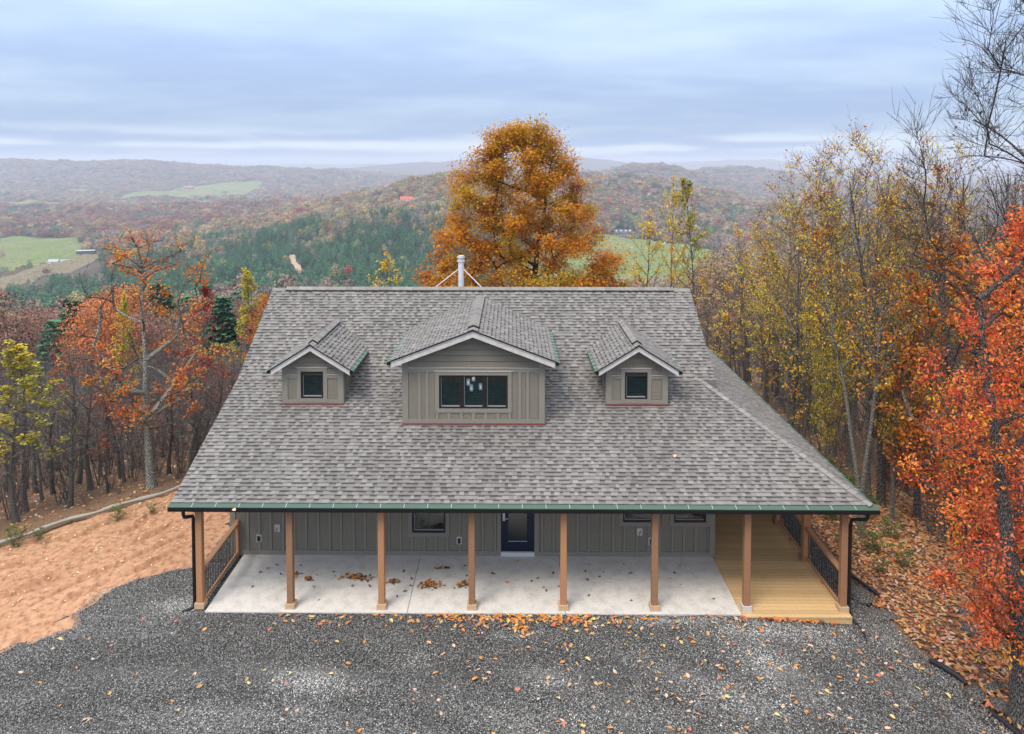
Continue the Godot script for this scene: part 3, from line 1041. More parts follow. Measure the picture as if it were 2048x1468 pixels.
	var ye := peak - slope * run
	for s in [-1.0, 1.0]:
		var valley := func(v: float) -> float: return zfas - roof_z(ye + v / sl * (peak - ye)) + 0.05
		var up_s := Vector3(-s * run, peak - ye, 0).normalized()
		var fr: Transform3D
		var zero := func(_v: float) -> float: return 0.0
		if s > 0:
			fr = Transform3D(Basis(Vector3(0, 0, -1), Vector3(slope, 1, 0).normalized(), -up_s), Vector3(cx + run, ye, zfas))
			shingles(d, "roof_shingles", fr, sl, zero, valley, 0, r)
		else:
			fr = Transform3D(Basis(Vector3(0, 0, 1), Vector3(-slope, 1, 0).normalized(), -up_s), Vector3(cx - run, ye, zfas))
			shingles(d, "roof_shingles", fr, sl, func(v: float) -> float: return -valley.call(v), zero, 0, r)
		# deck with soffit
		var back := roof_z(peak) - 0.1
		var backe := roof_z(ye) - 0.1
		var dk := MB.new()
		var e := Vector3(cx + s * run, ye, 0)
		var c := Vector3(cx, peak, 0)
		var th := Vector3(0, -0.07, 0)
		var pts := [e + Vector3(0, 0, zfas), e + Vector3(0, 0, backe), c + Vector3(0, 0, back), c + Vector3(0, 0, zfas)]
		if s > 0:
			pts = [pts[0], pts[1], pts[2], pts[3]]
			dk.quad(pts[0] + Vector3(0, -0.006, 0), pts[1] + Vector3(0, -0.006, 0), pts[2] + Vector3(0, -0.006, 0), pts[3] + Vector3(0, -0.006, 0))
			dk.quad(pts[3] + th, pts[2] + th, pts[1] + th, pts[0] + th)
		else:
			dk.quad(pts[3] + Vector3(0, -0.006, 0), pts[2] + Vector3(0, -0.006, 0), pts[1] + Vector3(0, -0.006, 0), pts[0] + Vector3(0, -0.006, 0))
			dk.quad(pts[0] + th, pts[1] + th, pts[2] + th, pts[3] + th)
		mobj("roof_deck", dk, M.roof_deck, d)
		# barge board
		var bb := MB.new()
		var t := 0.185 if lights > 1 else 0.165
		var p0 := Vector3(cx, peak - 0.025, zfas - 0.012)
		var p1 := Vector3(cx + s * run, ye - 0.025, zfas - 0.012)
		var q := [p1 - Vector3(0, t, 0), p0 - Vector3(0, t, 0), p0, p1]
		if s > 0:
			q = [q[1], q[0], q[3], q[2]]
		var bk := Vector3(0, 0, -0.035)
		bb.quad(q[0], q[1], q[2], q[3])
		bb.quad(q[1] + bk, q[0] + bk, q[3] + bk, q[2] + bk)
		bb.quad(q[0] + bk, q[1] + bk, q[1], q[0])
		bb.quad(q[3], q[2], q[2] + bk, q[3] + bk)
		bb.quad(q[1], q[1] + bk, q[2] + bk, q[2])
		bb.quad(q[0] + bk, q[0], q[3], q[3] + bk)
		mobj("barge_board", bb, M.white_trim, d)
		# black drip edge over it
		var de := MB.new()
		var up := Vector3(0, 0.024, 0)
		var fz := Vector3(0, 0, 0.012)
		var g0 := p0 + up * 0.1 + fz
		var g1 := p1 + up * 0.1 + fz
		if s > 0:
			de.quad(g0 - up * 0.6, g1 - up * 0.6, g1 + up * 0.8, g0 + up * 0.8)
		else:
			de.quad(g1 - up * 0.6, g0 - up * 0.6, g0 + up * 0.8, g1 + up * 0.8)
		mobj("drip_edge", de, M.black_metal, d)
		# gutter along the eave
		var zb := roof_z(ye - 0.05) + 0.1
		gutter(d, Vector3(cx + s * (run + 0.0), ye + 0.005, zfas + 0.01), Vector3(cx + s * run, ye + 0.005, zb), Vector3(s, 0, 0), 0.11, 0.07, 0.35)
		# eave fascia
		boxpart("eave_fascia", Vector3(minf(cx + s * (run - 0.02), cx + s * run), ye - 0.16, zb), Vector3(maxf(cx + s * (run - 0.02), cx + s * run), ye - 0.02, zfas - 0.05), M.white_trim, d)
	var cr := Vector3(1, -slope, 0).normalized()
	var cl := Vector3(-cr.x, cr.y, 0)
	var c0 := Vector3(cx, peak + 0.004, zfas + 0.01)
	var c1 := Vector3(cx, peak + 0.004, zfas - 0.34)
	var c2 := Vector3(cx, peak + 0.004, roof_z(peak) + 0.32)
	var c3 := Vector3(cx, peak + 0.004, roof_z(peak) - 0.02)
	caps(d, c0, c1, cr, cl, 0.15, r, 0.015, 0.2)
	caps(d, c2, c3, cr, cl, 0.15, r, 0.015, 0.2)
	var rv := MB.new()      # raised ridge vent between them
	for s in [cr, cl]:
		for q in [[c1, c2]]:
			var up := Vector3(0, 0.05, 0)
			var a0: Vector3 = q[0] + s * 0.175
			var a1: Vector3 = q[1] + s * 0.175
			if s.x > 0:
				rv.quad(a0 - up, a1 - up, a1 + up, a0 + up)
				rv.quad(q[0], a0 - up, a0 + up, q[0] + up)
			else:
				rv.quad(a1 - up, a0 - up, a0 + up, a1 + up)
				rv.quad(a0 - up, q[0], q[0] + up, a0 + up)
	mobj("ridge_vent", rv, M.black_metal, d)
	caps(d, c1 + Vector3(0, 0.03, 0), c2 + Vector3(0, 0.03, 0), cr, cl, 0.165, r, 0.035, 0.2)

func lap(b: MB, q: Array) -> void:   # one clapboard: proud at its lower edge
	var lo := Vector3(0, 0, 0.026)
	var hi := Vector3(0, 0, 0.008)
	var g := Vector3(0, 0.014, 0)
	b.quad(q[0] + lo + g, q[1] + lo + g, q[2] + hi, q[3] + hi)
	b.quad(q[0] + g, q[1] + g, q[1] + lo + g, q[0] + lo + g)

func house() -> void:
	var r := RandomNumberGenerator.new()
	r.seed = 101
	var h := thing("farmhouse", "grey-brown farmhouse with shingled roof, three dormers and a long open porch", "house")
	var wx0 := -8.24
	var wx1 := 5.9
	var wz := -2.44
	# floors
	var sl := [[-7.87, -2.687], [-2.673, 1.363], [1.377, 5.85]]
	for s in sl:
		var q := boxpart("porch_slab", Vector3(s[0], -0.3, -2.44), Vector3(s[1], 0.0, 0.21), M.concrete, h)
	# walls with openings
	var holes := [[-2.92, 0.68, -1.94, 1.95], [-0.32, 0.05, 0.66, 2.15], [3.24, 1.02, 4.22, 1.95], [4.72, 1.02, 5.66, 1.95]]
	var b := MB.new()
	holed(b, wx0, wx1, -0.2, 3.7, wz, 0.16, holes)
	var fw := mobj("front_wall", b, M.siding, h)
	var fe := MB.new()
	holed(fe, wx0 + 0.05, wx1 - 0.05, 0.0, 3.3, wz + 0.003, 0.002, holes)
	mobj("shade_backing", fe, M.joint_shade, fw)  # dark sheet in place of the shadow line along each batten
	# board and batten
	var edges := []
	for e in holes:
		edges.append([e[0] - 0.12, e[1] - 0.12, e[2] + 0.12, e[3] + 0.12])
	boxpart("corner_board", Vector3(wx0 - 0.02, 0.0, wz), Vector3(wx0 + 0.14, 3.2, wz + 0.034), M.trim, fw)
	boxpart("corner_board", Vector3(wx1 - 0.14, 0.0, wz), Vector3(wx1 + 0.02, 3.2, wz + 0.034), M.trim, fw)
	for s in [[wx0 + 0.14, -0.44], [0.78, wx1 - 0.14]]:
		boxpart("skirt_board", Vector3(s[0], 0.0, wz), Vector3(s[1], 0.14, wz + 0.026), M.trim, fw)
	var x := wx0 + 0.14
	var k := 0
	while x < wx1 - 0.2:
		var w := 0.345 + (0.02 if k % 3 == 0 else -0.01)
		var bits := []
		if k > 0:
			bits.append([x - 0.034, x + 0.034, 0.034, "batten", "trim"])
		var marks := [x + (0.041 if k > 0 else 0.006), minf(x + w - 0.041, wx1 - 0.15)]
		for e in edges:
			for side in [0, 2]:
				if e[side] > marks[0] + 0.02 and e[side] < marks[1] - 0.02:
					marks.append(e[side])
		marks.sort()
		for j in marks.size() - 1:
			bits.append([marks[j], marks[j + 1], 0.008 + 0.003 * (k % 2), "siding_panel", "siding"])
		for part in bits:
			# cut out the openings
			var spans := [[0.146, 3.2]]
			for e in edges:
				var mid: float = (part[0] + part[1]) / 2.0
				if mid > e[0] - 0.02 and mid < e[2] + 0.02:
					var cut := []
					for sp in spans:
						if sp[0] < e[1]:
							cut.append([sp[0], minf(sp[1], e[1])])
						if sp[1] > e[3]:
							cut.append([maxf(sp[0], e[3]), sp[1]])
					spans = cut
			for sp in spans:
				if sp[1] - sp[0] > 0.05:
					boxpart(part[3], Vector3(part[0], sp[0], wz), Vector3(part[1], sp[1], wz + part[2]), M[part[4]], fw)
		x += w
		k += 1
	if wx1 - 0.15 - x > 0.0:
		boxpart("siding_panel", Vector3(x - 0.03, 0.146, wz), Vector3(wx1 - 0.15, 3.2, wz + 0.008), M.siding, fw)
	for e in edges:
		for sd in [0, 1]:
			pass
	# other walls, closed
	var ow := MB.new()
	ow.box(Vector3(wx0, -0.6, -12.74), Vector3(wx0 + 0.16, 3.35, wz - 0.16))
	ow.box(Vector3(wx1 - 0.16, -0.6, -12.74), Vector3(wx1, 3.6, wz - 0.16))
	ow.box(Vector3(wx1 - 0.16, 3.6, -12.0), Vector3(wx1, 4.4, -4.3))
	ow.box(Vector3(wx0, -0.6, -12.9), Vector3(wx1, 3.9, -12.74))
	mobj("outer_wall", ow, M.siding, h)
	for xx in [wx0 + 0.02, wx1 - 0.02]:   # gable ends up to the roof
		var gb := MB.new()
		var s: float = -1.0 if xx < 0 else 1.0
		var pts := [Vector3(xx, 3.3, wz - 0.1), Vector3(xx, roof_y(wz) - 0.2, wz - 0.1), Vector3(xx, KINK.y - 0.2, KINK.x), Vector3(xx, RIDGE.y - 0.2, RIDGE.x), Vector3(xx, KINK.y - 0.2, -11.0), Vector3(xx, 3.3, -12.8)]
		for j in range(1, 5):
			if s > 0:
				gb.tri(pts[0], pts[j], pts[j + 1])
				gb.tri(pts[0] - Vector3(0.1, 0, 0), pts[j + 1] - Vector3(0.1, 0, 0), pts[j] - Vector3(0.1, 0, 0))
			else:
				gb.tri(pts[0], pts[j + 1], pts[j])
				gb.tri(pts[0] + Vector3(0.1, 0, 0), pts[j] + Vector3(0.1, 0, 0), pts[j + 1] + Vector3(0.1, 0, 0))
		mobj("gable_wall", gb, M.siding, h)
	boxpart("inside_floor", Vector3(wx0 + 0.16, -0.1, -12.74), Vector3(wx1 - 0.16, 0.02, wz - 0.16), M.inside_floor, h)
	boxpart("upper_floor", Vector3(wx0 + 0.16, 2.55, -12.7), Vector3(wx1 - 0.16, 2.75, wz - 0.17), M.inside_wall, h)
	boxpart("inner_wall", Vector3(wx0 + 0.2, 0.03, -6.1), Vector3(wx1 - 0.2, 2.54, -6.0), M.inside_wall, h)
	# windows, door
	window(h, -2.92, 0.68, -1.94, 1.95, wz, 1)
	window(h, 3.24, 1.02, 4.22, 1.95, wz, 1)
	window(h, 4.72, 1.02, 5.66, 1.95, wz, 1)
	var door := Node3D.new()
	put(door, "front_door", h)
	for s in [[-0.44, -0.32], [0.66, 0.78]]:
		boxpart("casing", Vector3(s[0], 0.0, wz), Vector3(s[1], 2.27, wz + 0.034), M.trim, door)
	var dm := MB.new()
	holed(dm, -0.32, 0.66, 0.13, 2.15, wz - 0.03, 0.05, [[-0.1, 0.42, 0.44, 1.98]])
	mobj("door_leaf", dm, M.door_blue, door)
	var jm := MB.new()
	jm.box(Vector3(-0.32, 0.05, wz - 0.1), Vector3(-0.285, 2.15, wz + 0.012))
	jm.box(Vector3(0.625, 0.05, wz - 0.1), Vector3(0.66, 2.15, wz + 0.012))
	mobj("door_jamb", jm, M.black_frame, door)
	boxpart("pane", Vector3(-0.1, 0.42, wz - 0.06), Vector3(0.44, 1.98, wz - 0.052), M.glass, door)
	boxpart("glazing_bead", Vector3(-0.115, 0.4, wz - 0.032), Vector3(0.455, 0.42, wz - 0.02), M.grey_metal, door)
	boxpart("threshold", Vector3(-0.32, 0.0, wz - 0.02), Vector3(0.66, 0.115, wz + 0.05), M.steel, door)
	var hd := MB.new()
	hd.box(Vector3(-0.27, 1.02, wz - 0.03), Vector3(-0.2, 1.3, wz - 0.018))
	hd.bar(Vector3(-0.24, 1.1, wz + 0.02), Vector3(-0.1, 1.1, wz + 0.02), 0.02, 0.02)
	hd.bar(Vector3(-0.24, 1.1, wz - 0.03), Vector3(-0.24, 1.1, wz + 0.03), 0.025, 0.025, Vector3.RIGHT)
	hd.box(Vector3(-0.265, 1.22, wz - 0.018), Vector3(-0.205, 1.28, wz))
	mobj("door_handle", hd, M.steel, door)
	# outlets and lamp blocks
	for p in [[-6.87, 0.8], [3.73, 0.74]]:
		var o := Node3D.new()
		put(o, "lamp_block", h)
		boxpart("mounting_plate", Vector3(p[0] - 0.075, p[1] - 0.11, wz), Vector3(p[0] + 0.075, p[1] + 0.11, wz + 0.045), M.outlet, o)
		var wi := MB.new()
		wi.col = Color.WHITE
		for e in [[0.0, -0.06, 0.03, 0.03], [-0.02, -0.02, -0.02, -0.08], [0.02, 0.0, 0.0, -0.05]]:
			wi.tube(PackedVector3Array([Vector3(p[0] + e[0], p[1] + e[1] + 0.04, wz + 0.045), Vector3(p[0] + e[2], p[1] + e[3], wz + 0.085), Vector3(p[0] + e[2] * 0.4, p[1] + e[3] - 0.03, wz + 0.05)]), PackedFloat32Array([0.006, 0.006, 0.005]), 5)
		mobj("wire", wi, M.red_flashing, o)
	for p in [[-7.41, 0.5], [-1.54, 0.46], [4.06, 0.46]]:
		var o := Node3D.new()
		put(o, "outlet", h)
		boxpart("outlet_plate", Vector3(p[0] - 0.075, p[1] - 0.11, wz), Vector3(p[0] + 0.075, p[1] + 0.11, wz + 0.042), M.outlet, o)
		boxpart("outlet_cover", Vector3(p[0] - 0.042, p[1] - 0.075, wz + 0.042), Vector3(p[0] + 0.042, p[1] + 0.065, wz + 0.075), M.black_plastic, o)
	# posts
	var px := [-8.06, -5.72, -3.36, -1.03, 1.33, 3.67, 6.03, 8.5]
	for j in 8:
		var p := Node3D.new()
		put(p, "post", h)
		barpart("post_shaft", Vector3(px[j], 0.0, 0.0), Vector3(px[j], 2.63, 0.0), 0.165, 0.165, [M.cedar, M.cedar_pale, M.cedar, M.cedar_pale, M.cedar, M.cedar_pale, M.cedar_dark, M.cedar_dark][j], p, Vector3.BACK, 0.012)
		var bm: StandardMaterial3D = M.pine_base
		if j == 6:
			bm = M.white_trim
		var u := MB.new()
		for e in [[-0.12, -0.083], [0.083, 0.12]]:
			u.box(Vector3(px[j] + e[0], 0.0, -0.083), Vector3(px[j] + e[1], 0.14, 0.083))
			u.box(Vector3(px[j] - 0.12, 0.0, minf(e[0], e[1])), Vector3(px[j] + 0.12, 0.137, maxf(e[0], e[1])))
		mobj("post_base", u, bm, p)
	for j in [[-2.3, true], [-4.4, true], [-6.6, true], [-8.8, true], [-11.0, true]]:
		var p := Node3D.new()
		put(p, "post", h)
		barpart("post_shaft", Vector3(8.5, 0.0, j[0]), Vector3(8.5, 2.63, j[0]), 0.19, 0.19, M.cedar, p, Vector3.BACK, 0.012)
		var u := MB.new()
		u.box(Vector3(8.365, 0.0, j[0] - 0.135), Vector3(8.635, 0.15, j[0] + 0.135))
		mobj("post_base", u, M.cedar_side, p)
	# beams and porch ceiling
	barpart("porch_beam", Vector3(-8.2, 2.73, 0.0), Vector3(8.62, 2.73, 0.0), 0.19, 0.2, M.cedar, h, Vector3.UP, 0.01)
	barpart("porch_beam", Vector3(8.5, 2.73, -0.1), Vector3(8.5, 2.73, -12.0), 0.19, 0.2, M.cedar_side, h, Vector3.UP, 0.01)
	boxpart("porch_ceiling", Vector3(RX0 + 0.1, 2.7, -2.43), Vector3(8.4, 2.72, -0.1), M.soffit, h)
	boxpart("porch_ceiling", Vector3(5.92, 2.7, -13.0), Vector3(8.4, 2.72, -2.44), M.soffit, h)
	# roof planes: deck, then courses
	var dk := MB.new()
	var dn := Vector3(0, -0.012, 0)
	var e0 := Vector3(RX0, EAVE.y, EAVE.x) + dn
	var e1 := Vector3(CORNER, EAVE.y, EAVE.x) + dn
	var k0 := Vector3(RX0, KINK.y, KINK.x) + dn
	var k1 := Vector3(HIP, KINK.y, KINK.x) + dn
	var k2 := Vector3(RX1, KINK.y, KINK.x) + dn
	var r0 := Vector3(RX0, RIDGE.y, RIDGE.x) + dn
	var r1 := Vector3(RX1, RIDGE.y, RIDGE.x) + dn
	dk.quad(e0, e1, k1, k0)
	dk.quad(k0, k2, r1, r0)
	var kb0 := Vector3(RX0, KINK.y, -10.99)
	var kb1 := Vector3(RX1, KINK.y, -10.99)
	var eb0 := Vector3(RX0, EAVE.y, -15.42)
	var eb1 := Vector3(CORNER, EAVE.y, -15.42)
	var hb := Vector3(HIP, KINK.y, -10.99)
	dk.quad(r1, kb1, kb0, r0)
	dk.quad(kb0, hb, eb1, eb0)
	dk.quad(e1, eb1, hb, k1)
	# undersides
	var un := Vector3(0, -0.12, 0)
	dk.quad(k0 + un, k1 + un, Vector3(CORNER, EAVE.y, EAVE.x) + un, e0 + un)
	dk.quad(r0 + un, r1 + un, k2 + un, k0 + un)
	mobj("roof_deck", dk, M.roof_deck, h)
	var rr := MB.new()      # closes the end of the upper rake over the side roof
	rr.col = Color(0.24, 0.228, 0.218)
	rr.tri(k1 - dn, Vector3(RX1, 4.36, KINK.x + 0.005), k2 - dn + Vector3(0, 0, 0.005))
	mobj("rake_return", rr, M.shingle, h)
	var l1 := (Vector2(KINK.x, KINK.y) - Vector2(EAVE.x, EAVE.y)).length()
	var l2 := (RIDGE - KINK).length()
	var up1 := Vector3(0, KINK.y - EAVE.y, KINK.x - EAVE.x).normalized()
	var up2 := Vector3(0, RIDGE.y - KINK.y, RIDGE.x - KINK.x).normalized()
	var fr1 := Transform3D(Basis(Vector3.RIGHT, Vector3.RIGHT.cross(up1), -up1), Vector3(0, EAVE.y, EAVE.x))
	var wn := FastNoiseLite.new()
	wn.seed = 6
	wn.frequency = 0.5
	var wet := func(u: float, v: float) -> float: return 1.0 + 0.22 * wn.get_noise_2d(u, v * 0.6)
	shingles(h, "roof_shingles", fr1, l1, func(_v: float) -> float: return RX0, func(v: float) -> float: return lerpf(CORNER, HIP, v / l1) - 0.02, 300, r, 0.131, wet)
	var fr2 := Transform3D(Basis(Vector3.RIGHT, Vector3.RIGHT.cross(up2), -up2), Vector3(0, KINK.y, KINK.x))
	shingles(h, "roof_shingles", fr2, l2, func(_v: float) -> float: return RX0, func(_v: float) -> float: return RX1, 0, r, 0.131, func(u: float, v: float) -> float: return (1.0 + 0.15 * wn.get_noise_2d(u, v * 0.6 + 9.0)))
	var sr := Vector3(HIP - CORNER, KINK.y - EAVE.y, 0)
	var ups := sr.normalized()
	var frs := Transform3D(Basis(Vector3(0, 0, -1), Vector3(0, 0, -1).cross(ups), -ups), Vector3(CORNER, EAVE.y, 0))
	var l3 := sr.length()
	shingles(h, "roof_shingles", frs, l3, func(v: float) -> float: return -lerpf(EAVE.x, KINK.x, v / l3) + 0.02, func(v: float) -> float: return lerpf(15.42, 10.99, v / l3), 0, r)
	# caps along the hip and the ridge
	var hs := Vector3(HIP - CORNER, KINK.y - EAVE.y, KINK.x - EAVE.x)
	var hd2 := hs.normalized()
	var nf := Vector3.RIGHT.cross(up1)
	var ns := Vector3(0, 0, -1).cross(ups)
	var sf := hd2.cross(nf).normalized()
	if sf.x > 0: sf = -sf
	var ss := hd2.cross(ns).normalized()
	if ss.x < 0: ss = -ss
	caps(h, Vector3(CORNER, EAVE.y, EAVE.x), Vector3(CORNER, EAVE.y, EAVE.x) + hs * 1.015, sf, ss, 0.13, r)
	# ridge vent under the ridge caps
	var rv := MB.new()
	var vs := Vector3(0, -0.553, 0.83)
	for s in [1.0, -1.0]:
		var v := Vector3(0, vs.y, vs.z * s)
		var c0 := Vector3(RX0 + 0.5, RIDGE.y + 0.03, RIDGE.x)
		var c1 := Vector3(RX1 - 0.6, RIDGE.y + 0.03, RIDGE.x)
		if s > 0:
			rv.quad(c0 + v * 0.17, c1 + v * 0.17, c1, c0)
			rv.quad(c0 + v * 0.17 - Vector3(0, 0.05, 0), c1 + v * 0.17 - Vector3(0, 0.05, 0), c1 + v * 0.17, c0 + v * 0.17)
		else:
			rv.quad(c0, c1, c1 + v * 0.17, c0 + v * 0.17)
	mobj("ridge_vent", rv, M.black_metal, h)
	caps(h, Vector3(RX0 + 0.5, RIDGE.y + 0.02, RIDGE.x), Vector3(RX1 - 0.6, RIDGE.y + 0.02, RIDGE.x), vs, Vector3(0, vs.y, -vs.z), 0.16, r, 0.03, 0.24)
	caps(h, Vector3(RX0, RIDGE.y - 0.01, RIDGE.x), Vector3(RX0 + 0.5, RIDGE.y - 0.01, RIDGE.x), vs, Vector3(0, vs.y, -vs.z), 0.15, r, 0.015, 0.24)
	caps(h, Vector3(RX1 - 0.6, RIDGE.y - 0.01, RIDGE.x), Vector3(RX1, RIDGE.y - 0.01, RIDGE.x), vs, Vector3(0, vs.y, -vs.z), 0.15, r, 0.015, 0.24)
	# rake boards
	for xx in [RX0 - 0.0, RX1]:
		var s: float = -1.0 if xx < 0 else 1.0
		var rb := MB.new()
		var line := [Vector3(xx, RIDGE.y - 0.02, RIDGE.x), Vector3(xx, KINK.y - 0.02, KINK.x)]
		if s < 0:
			line.append(Vector3(xx, EAVE.y - 0.02, EAVE.x - 0.02))
		for j in line.size() - 1:
			var a: Vector3 = line[j]
			var e: Vector3 = line[j + 1]
			var dd := Vector3(0, -0.19, 0)
			var oo := Vector3(s * 0.004, 0, 0)
			var ii := Vector3(-s * 0.03, 0, 0)
			if s > 0:
				rb.quad(a + dd + oo, a + oo, e + oo, e + dd + oo)
			else:
				rb.quad(a + oo, a + dd + oo, e + dd + oo, e + oo)
			rb.quad(a + dd + ii, a + dd + oo, e + dd + oo, e + dd + ii)
		mobj("rake_board", rb, M.white_trim, h)
	# eave fascia and gutters
	boxpart("eave_fascia", Vector3(RX0 + 0.02, EAVE.y - 0.2, EAVE.x - 0.05), Vector3(CORNER - 0.02, EAVE.y - 0.03, EAVE.x - 0.015), M.black_metal, h)
	boxpart("eave_fascia", Vector3(CORNER - 0.05, EAVE.y - 0.2, -15.3), Vector3(CORNER - 0.015, EAVE.y - 0.03, EAVE.x - 0.06), M.black_metal, h)
	var gu := Node3D.new()
	put(gu, "front_gutter", h)
	gutter(gu, Vector3(RX0 - 0.03, EAVE.y + 0.004, EAVE.x), Vector3(CORNER + 0.14, EAVE.y + 0.004, EAVE.x), Vector3(0, 0, 1), 0.125, 0.125, 0.6)
	var gs := Node3D.new()
	put(gs, "side_gutter", h)
	gutter(gs, Vector3(CORNER, EAVE.y + 0.004, EAVE.x - 0.02), Vector3(CORNER, EAVE.y + 0.004, -15.42), Vector3(1, 0, 0), 0.14, 0.095, 0.9)
	# downspouts
	var d1 := MB.new()
	d1.tube(PackedVector3Array([Vector3(-8.33, 2.72, 0.3), Vector3(-8.33, 2.58, 0.3), Vector3(-8.32, 2.5, 0.27), Vector3(-8.26, 2.46, 0.18), Vector3(-8.2, 2.43, 0.08), Vector3(-8.205, 2.33, 0.03), Vector3(-8.21, 2.2, 0.02), Vector3(-8.215, 0.1, 0.02), Vector3(-8.23, 0.02, 0.05), Vector3(-8.32, -0.01, 0.12), Vector3(-8.45, -0.03, 0.2)]), PackedFloat32Array([0.045, 0.045, 0.045, 0.045, 0.045, 0.045, 0.045, 0.045, 0.045, 0.045, 0.05]), 10, true)
	mobj("downspout", d1, M.black_metal, h)
	var d2 := MB.new()
	d2.tube(PackedVector3Array([Vector3(8.95, 2.72, 0.3), Vector3(8.95, 2.6, 0.3), Vector3(8.93, 2.5, 0.26), Vector3(8.8, 2.44, 0.12), Vector3(8.68, 2.38, 0.02), Vector3(8.665, 2.2, 0.0), Vector3(8.665, -0.25, 0.0)]), PackedFloat32Array([0.045, 0.045, 0.045, 0.045, 0.045, 0.045, 0.045]), 10, true)
	mobj("downspout", d2, M.black_metal, h)
	# side deck
	var deck := Node3D.new()
	put(deck, "deck", h)
	var z := 0.3
	while z > -13.5:
		var bd := MB.new()
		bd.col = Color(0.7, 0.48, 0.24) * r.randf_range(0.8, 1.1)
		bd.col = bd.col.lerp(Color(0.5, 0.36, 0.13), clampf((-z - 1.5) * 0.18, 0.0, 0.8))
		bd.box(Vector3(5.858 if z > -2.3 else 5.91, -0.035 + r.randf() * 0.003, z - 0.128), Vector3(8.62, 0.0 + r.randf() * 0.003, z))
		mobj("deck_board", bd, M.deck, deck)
		z -= 0.14
	var rim := MB.new()
	rim.col = Color(0.66, 0.47, 0.24)
	rim.box(Vector3(5.858, -0.24, 0.25), Vector3(8.62, -0.037, 0.285))
	mobj("rim_joist", rim, M.deck, deck)
	var rim2 := MB.new()
	rim2.col = Color(0.6, 0.42, 0.22)
	rim2.box(Vector3(8.585, -0.6, -13.5), Vector3(8.62, -0.038, 0.248))
	rim2.box(Vector3(8.42, -0.75, 0.1), Vector3(8.56, -0.04, 0.24))
	mobj("rim_joist", rim2, M.deck, deck)
	# railings
	railing(h, Vector3(-8.03, 0, -0.1), Vector3(-8.03, 0, -2.3))
	barpart("end_post", Vector3(-8.03, 0, -2.35), Vector3(-8.03, 1.06, -2.35), 0.1, 0.1, M.cedar, h, Vector3.BACK)
	var ys := [-0.1, -2.2, -2.4, -4.3, -4.5, -6.5, -6.7, -8.7, -8.9, -10.9]
	for j in 5:
		railing(h, Vector3(8.5, 0, ys[j * 2]), Vector3(8.5, 0, ys[j * 2 + 1]))
	# chimney flue behind the ridge
	var ch := Node3D.new()
	put(ch, "chimney", h)
	var cp := Vector3(-1.885, 0, -8.2)
	var fl := MB.new()
	var fy := PackedFloat32Array([6.3, 7.15, 7.152, 7.17, 7.172, 7.86])
	var fp := PackedVector3Array()
	for y in fy:
		fp.append(cp + Vector3(0, y, 0))
	fl.tube(fp, PackedFloat32Array([0.105, 0.105, 0.11, 0.11, 0.105, 0.105]), 16)
	mobj("flue_pipe", fl, M.steel, ch)
	var cap := MB.new()
	cap.tube(PackedVector3Array([cp + Vector3(0, 7.84, 0), cp + Vector3(0, 7.9, 0)]), PackedFloat32Array([0.14, 0.14]), 16, true)
	cap.tube(PackedVector3Array([cp + Vector3(0, 7.9, 0), cp + Vector3(0, 7.98, 0)]), PackedFloat32Array([0.09, 0.09]), 16)
	cap.tube(PackedVector3Array([cp + Vector3(0, 7.98, 0), cp + Vector3(0, 8.03, 0), cp + Vector3(0, 8.06, 0)]), PackedFloat32Array([0.145, 0.145, 0.1]), 16, true)
	mobj("chimney_cap", cap, M.steel, ch)
	for e in [Vector3(-2.93, 6.86, -7.62), Vector3(-0.98, 6.86, -7.62)]:
		var br := MB.new()
		br.tube(PackedVector3Array([cp + Vector3(signf(e.x + 1.885) * 0.1, 7.55, 0.03), e]), PackedFloat32Array([0.016, 0.016]), 6, true)
		mobj("brace_rod", br, M.steel, ch)
	# dormers
	dormer(h, -1.11, 2.04, -2.39, -2.04, 6.75, 2.34, 0.376, [-2.11, 4.38, -0.12, 5.36], 3, 5.57, r, "wide middle dormer with a triple window")
	dormer(h, -5.985, 0.905, -3.15, -2.85, 6.11, 1.18, 0.62, [-6.35, 4.41, -5.67, 5.23], 1, 5.13, r, "small dormer with one window at the chimney-side end of the roof, west of the wide one")
	dormer(h, 3.745, 0.905, -3.15, -2.85, 6.11, 1.18, 0.62, [3.38, 4.41, 4.06, 5.23], 1, 5.13, r, "small dormer with one window, on the side of the roof over the timber deck")
	# pendant lamps hanging behind the middle dormer window
	for p in [[-1.3, 4.98, -2.95], [-1.2, 4.84, -2.85], [-1.15, 5.06, -3.1], [-0.93, 4.86, -2.9]]:
		var pl := thing("pendant_lamp", "", "pendant lamp", Vector3(p[0], p[1], p[2]), 0.0, "pendant lamps behind the middle dormer window")
		var sh := MB.new()
		sh.tube(PackedVector3Array([Vector3(0, -0.09, 0), Vector3(0, 0.08, 0), Vector3(0, 0.1, 0)]), PackedFloat32Array([0.055, 0.055, 0.02]), 12, true)
		mobj("lamp_shade", sh, M.pendant_glow, pl)
		var cd := MB.new()
		cd.tube(PackedVector3Array([Vector3(0, 0.1, 0), Vector3(0, 6.3 - p[1], 0)]), PackedFloat32Array([0.004, 0.004]), 4)
		mobj("lamp_cord", cd, M.black_metal, pl)
		var om := OmniLight3D.new()
		om.name = "bulb_light"
		om.light_energy = 0.006
		om.light_size = 0.05
		om.omni_range = 12.0
		om.omni_attenuation = 2.0
		om.shadow_enabled = true
		om.light_color = Color(0.9, 0.95, 1.0)
		om.position = Vector3(0, 0, 0.09)
		pl.add_child(om)
	var names := ["glowing pendant lamp furthest to the west behind the dormer window", "lowest glowing pendant lamp, second from the west behind the dormer window", "highest glowing pendant lamp, furthest back behind the dormer window", "glowing pendant lamp furthest to the east behind the dormer window"]
	var j := 0
	for c in get_children():
		if str(c.name).begins_with("pendant_lamp"):
			c.set_meta("label", names[j])
			j += 1

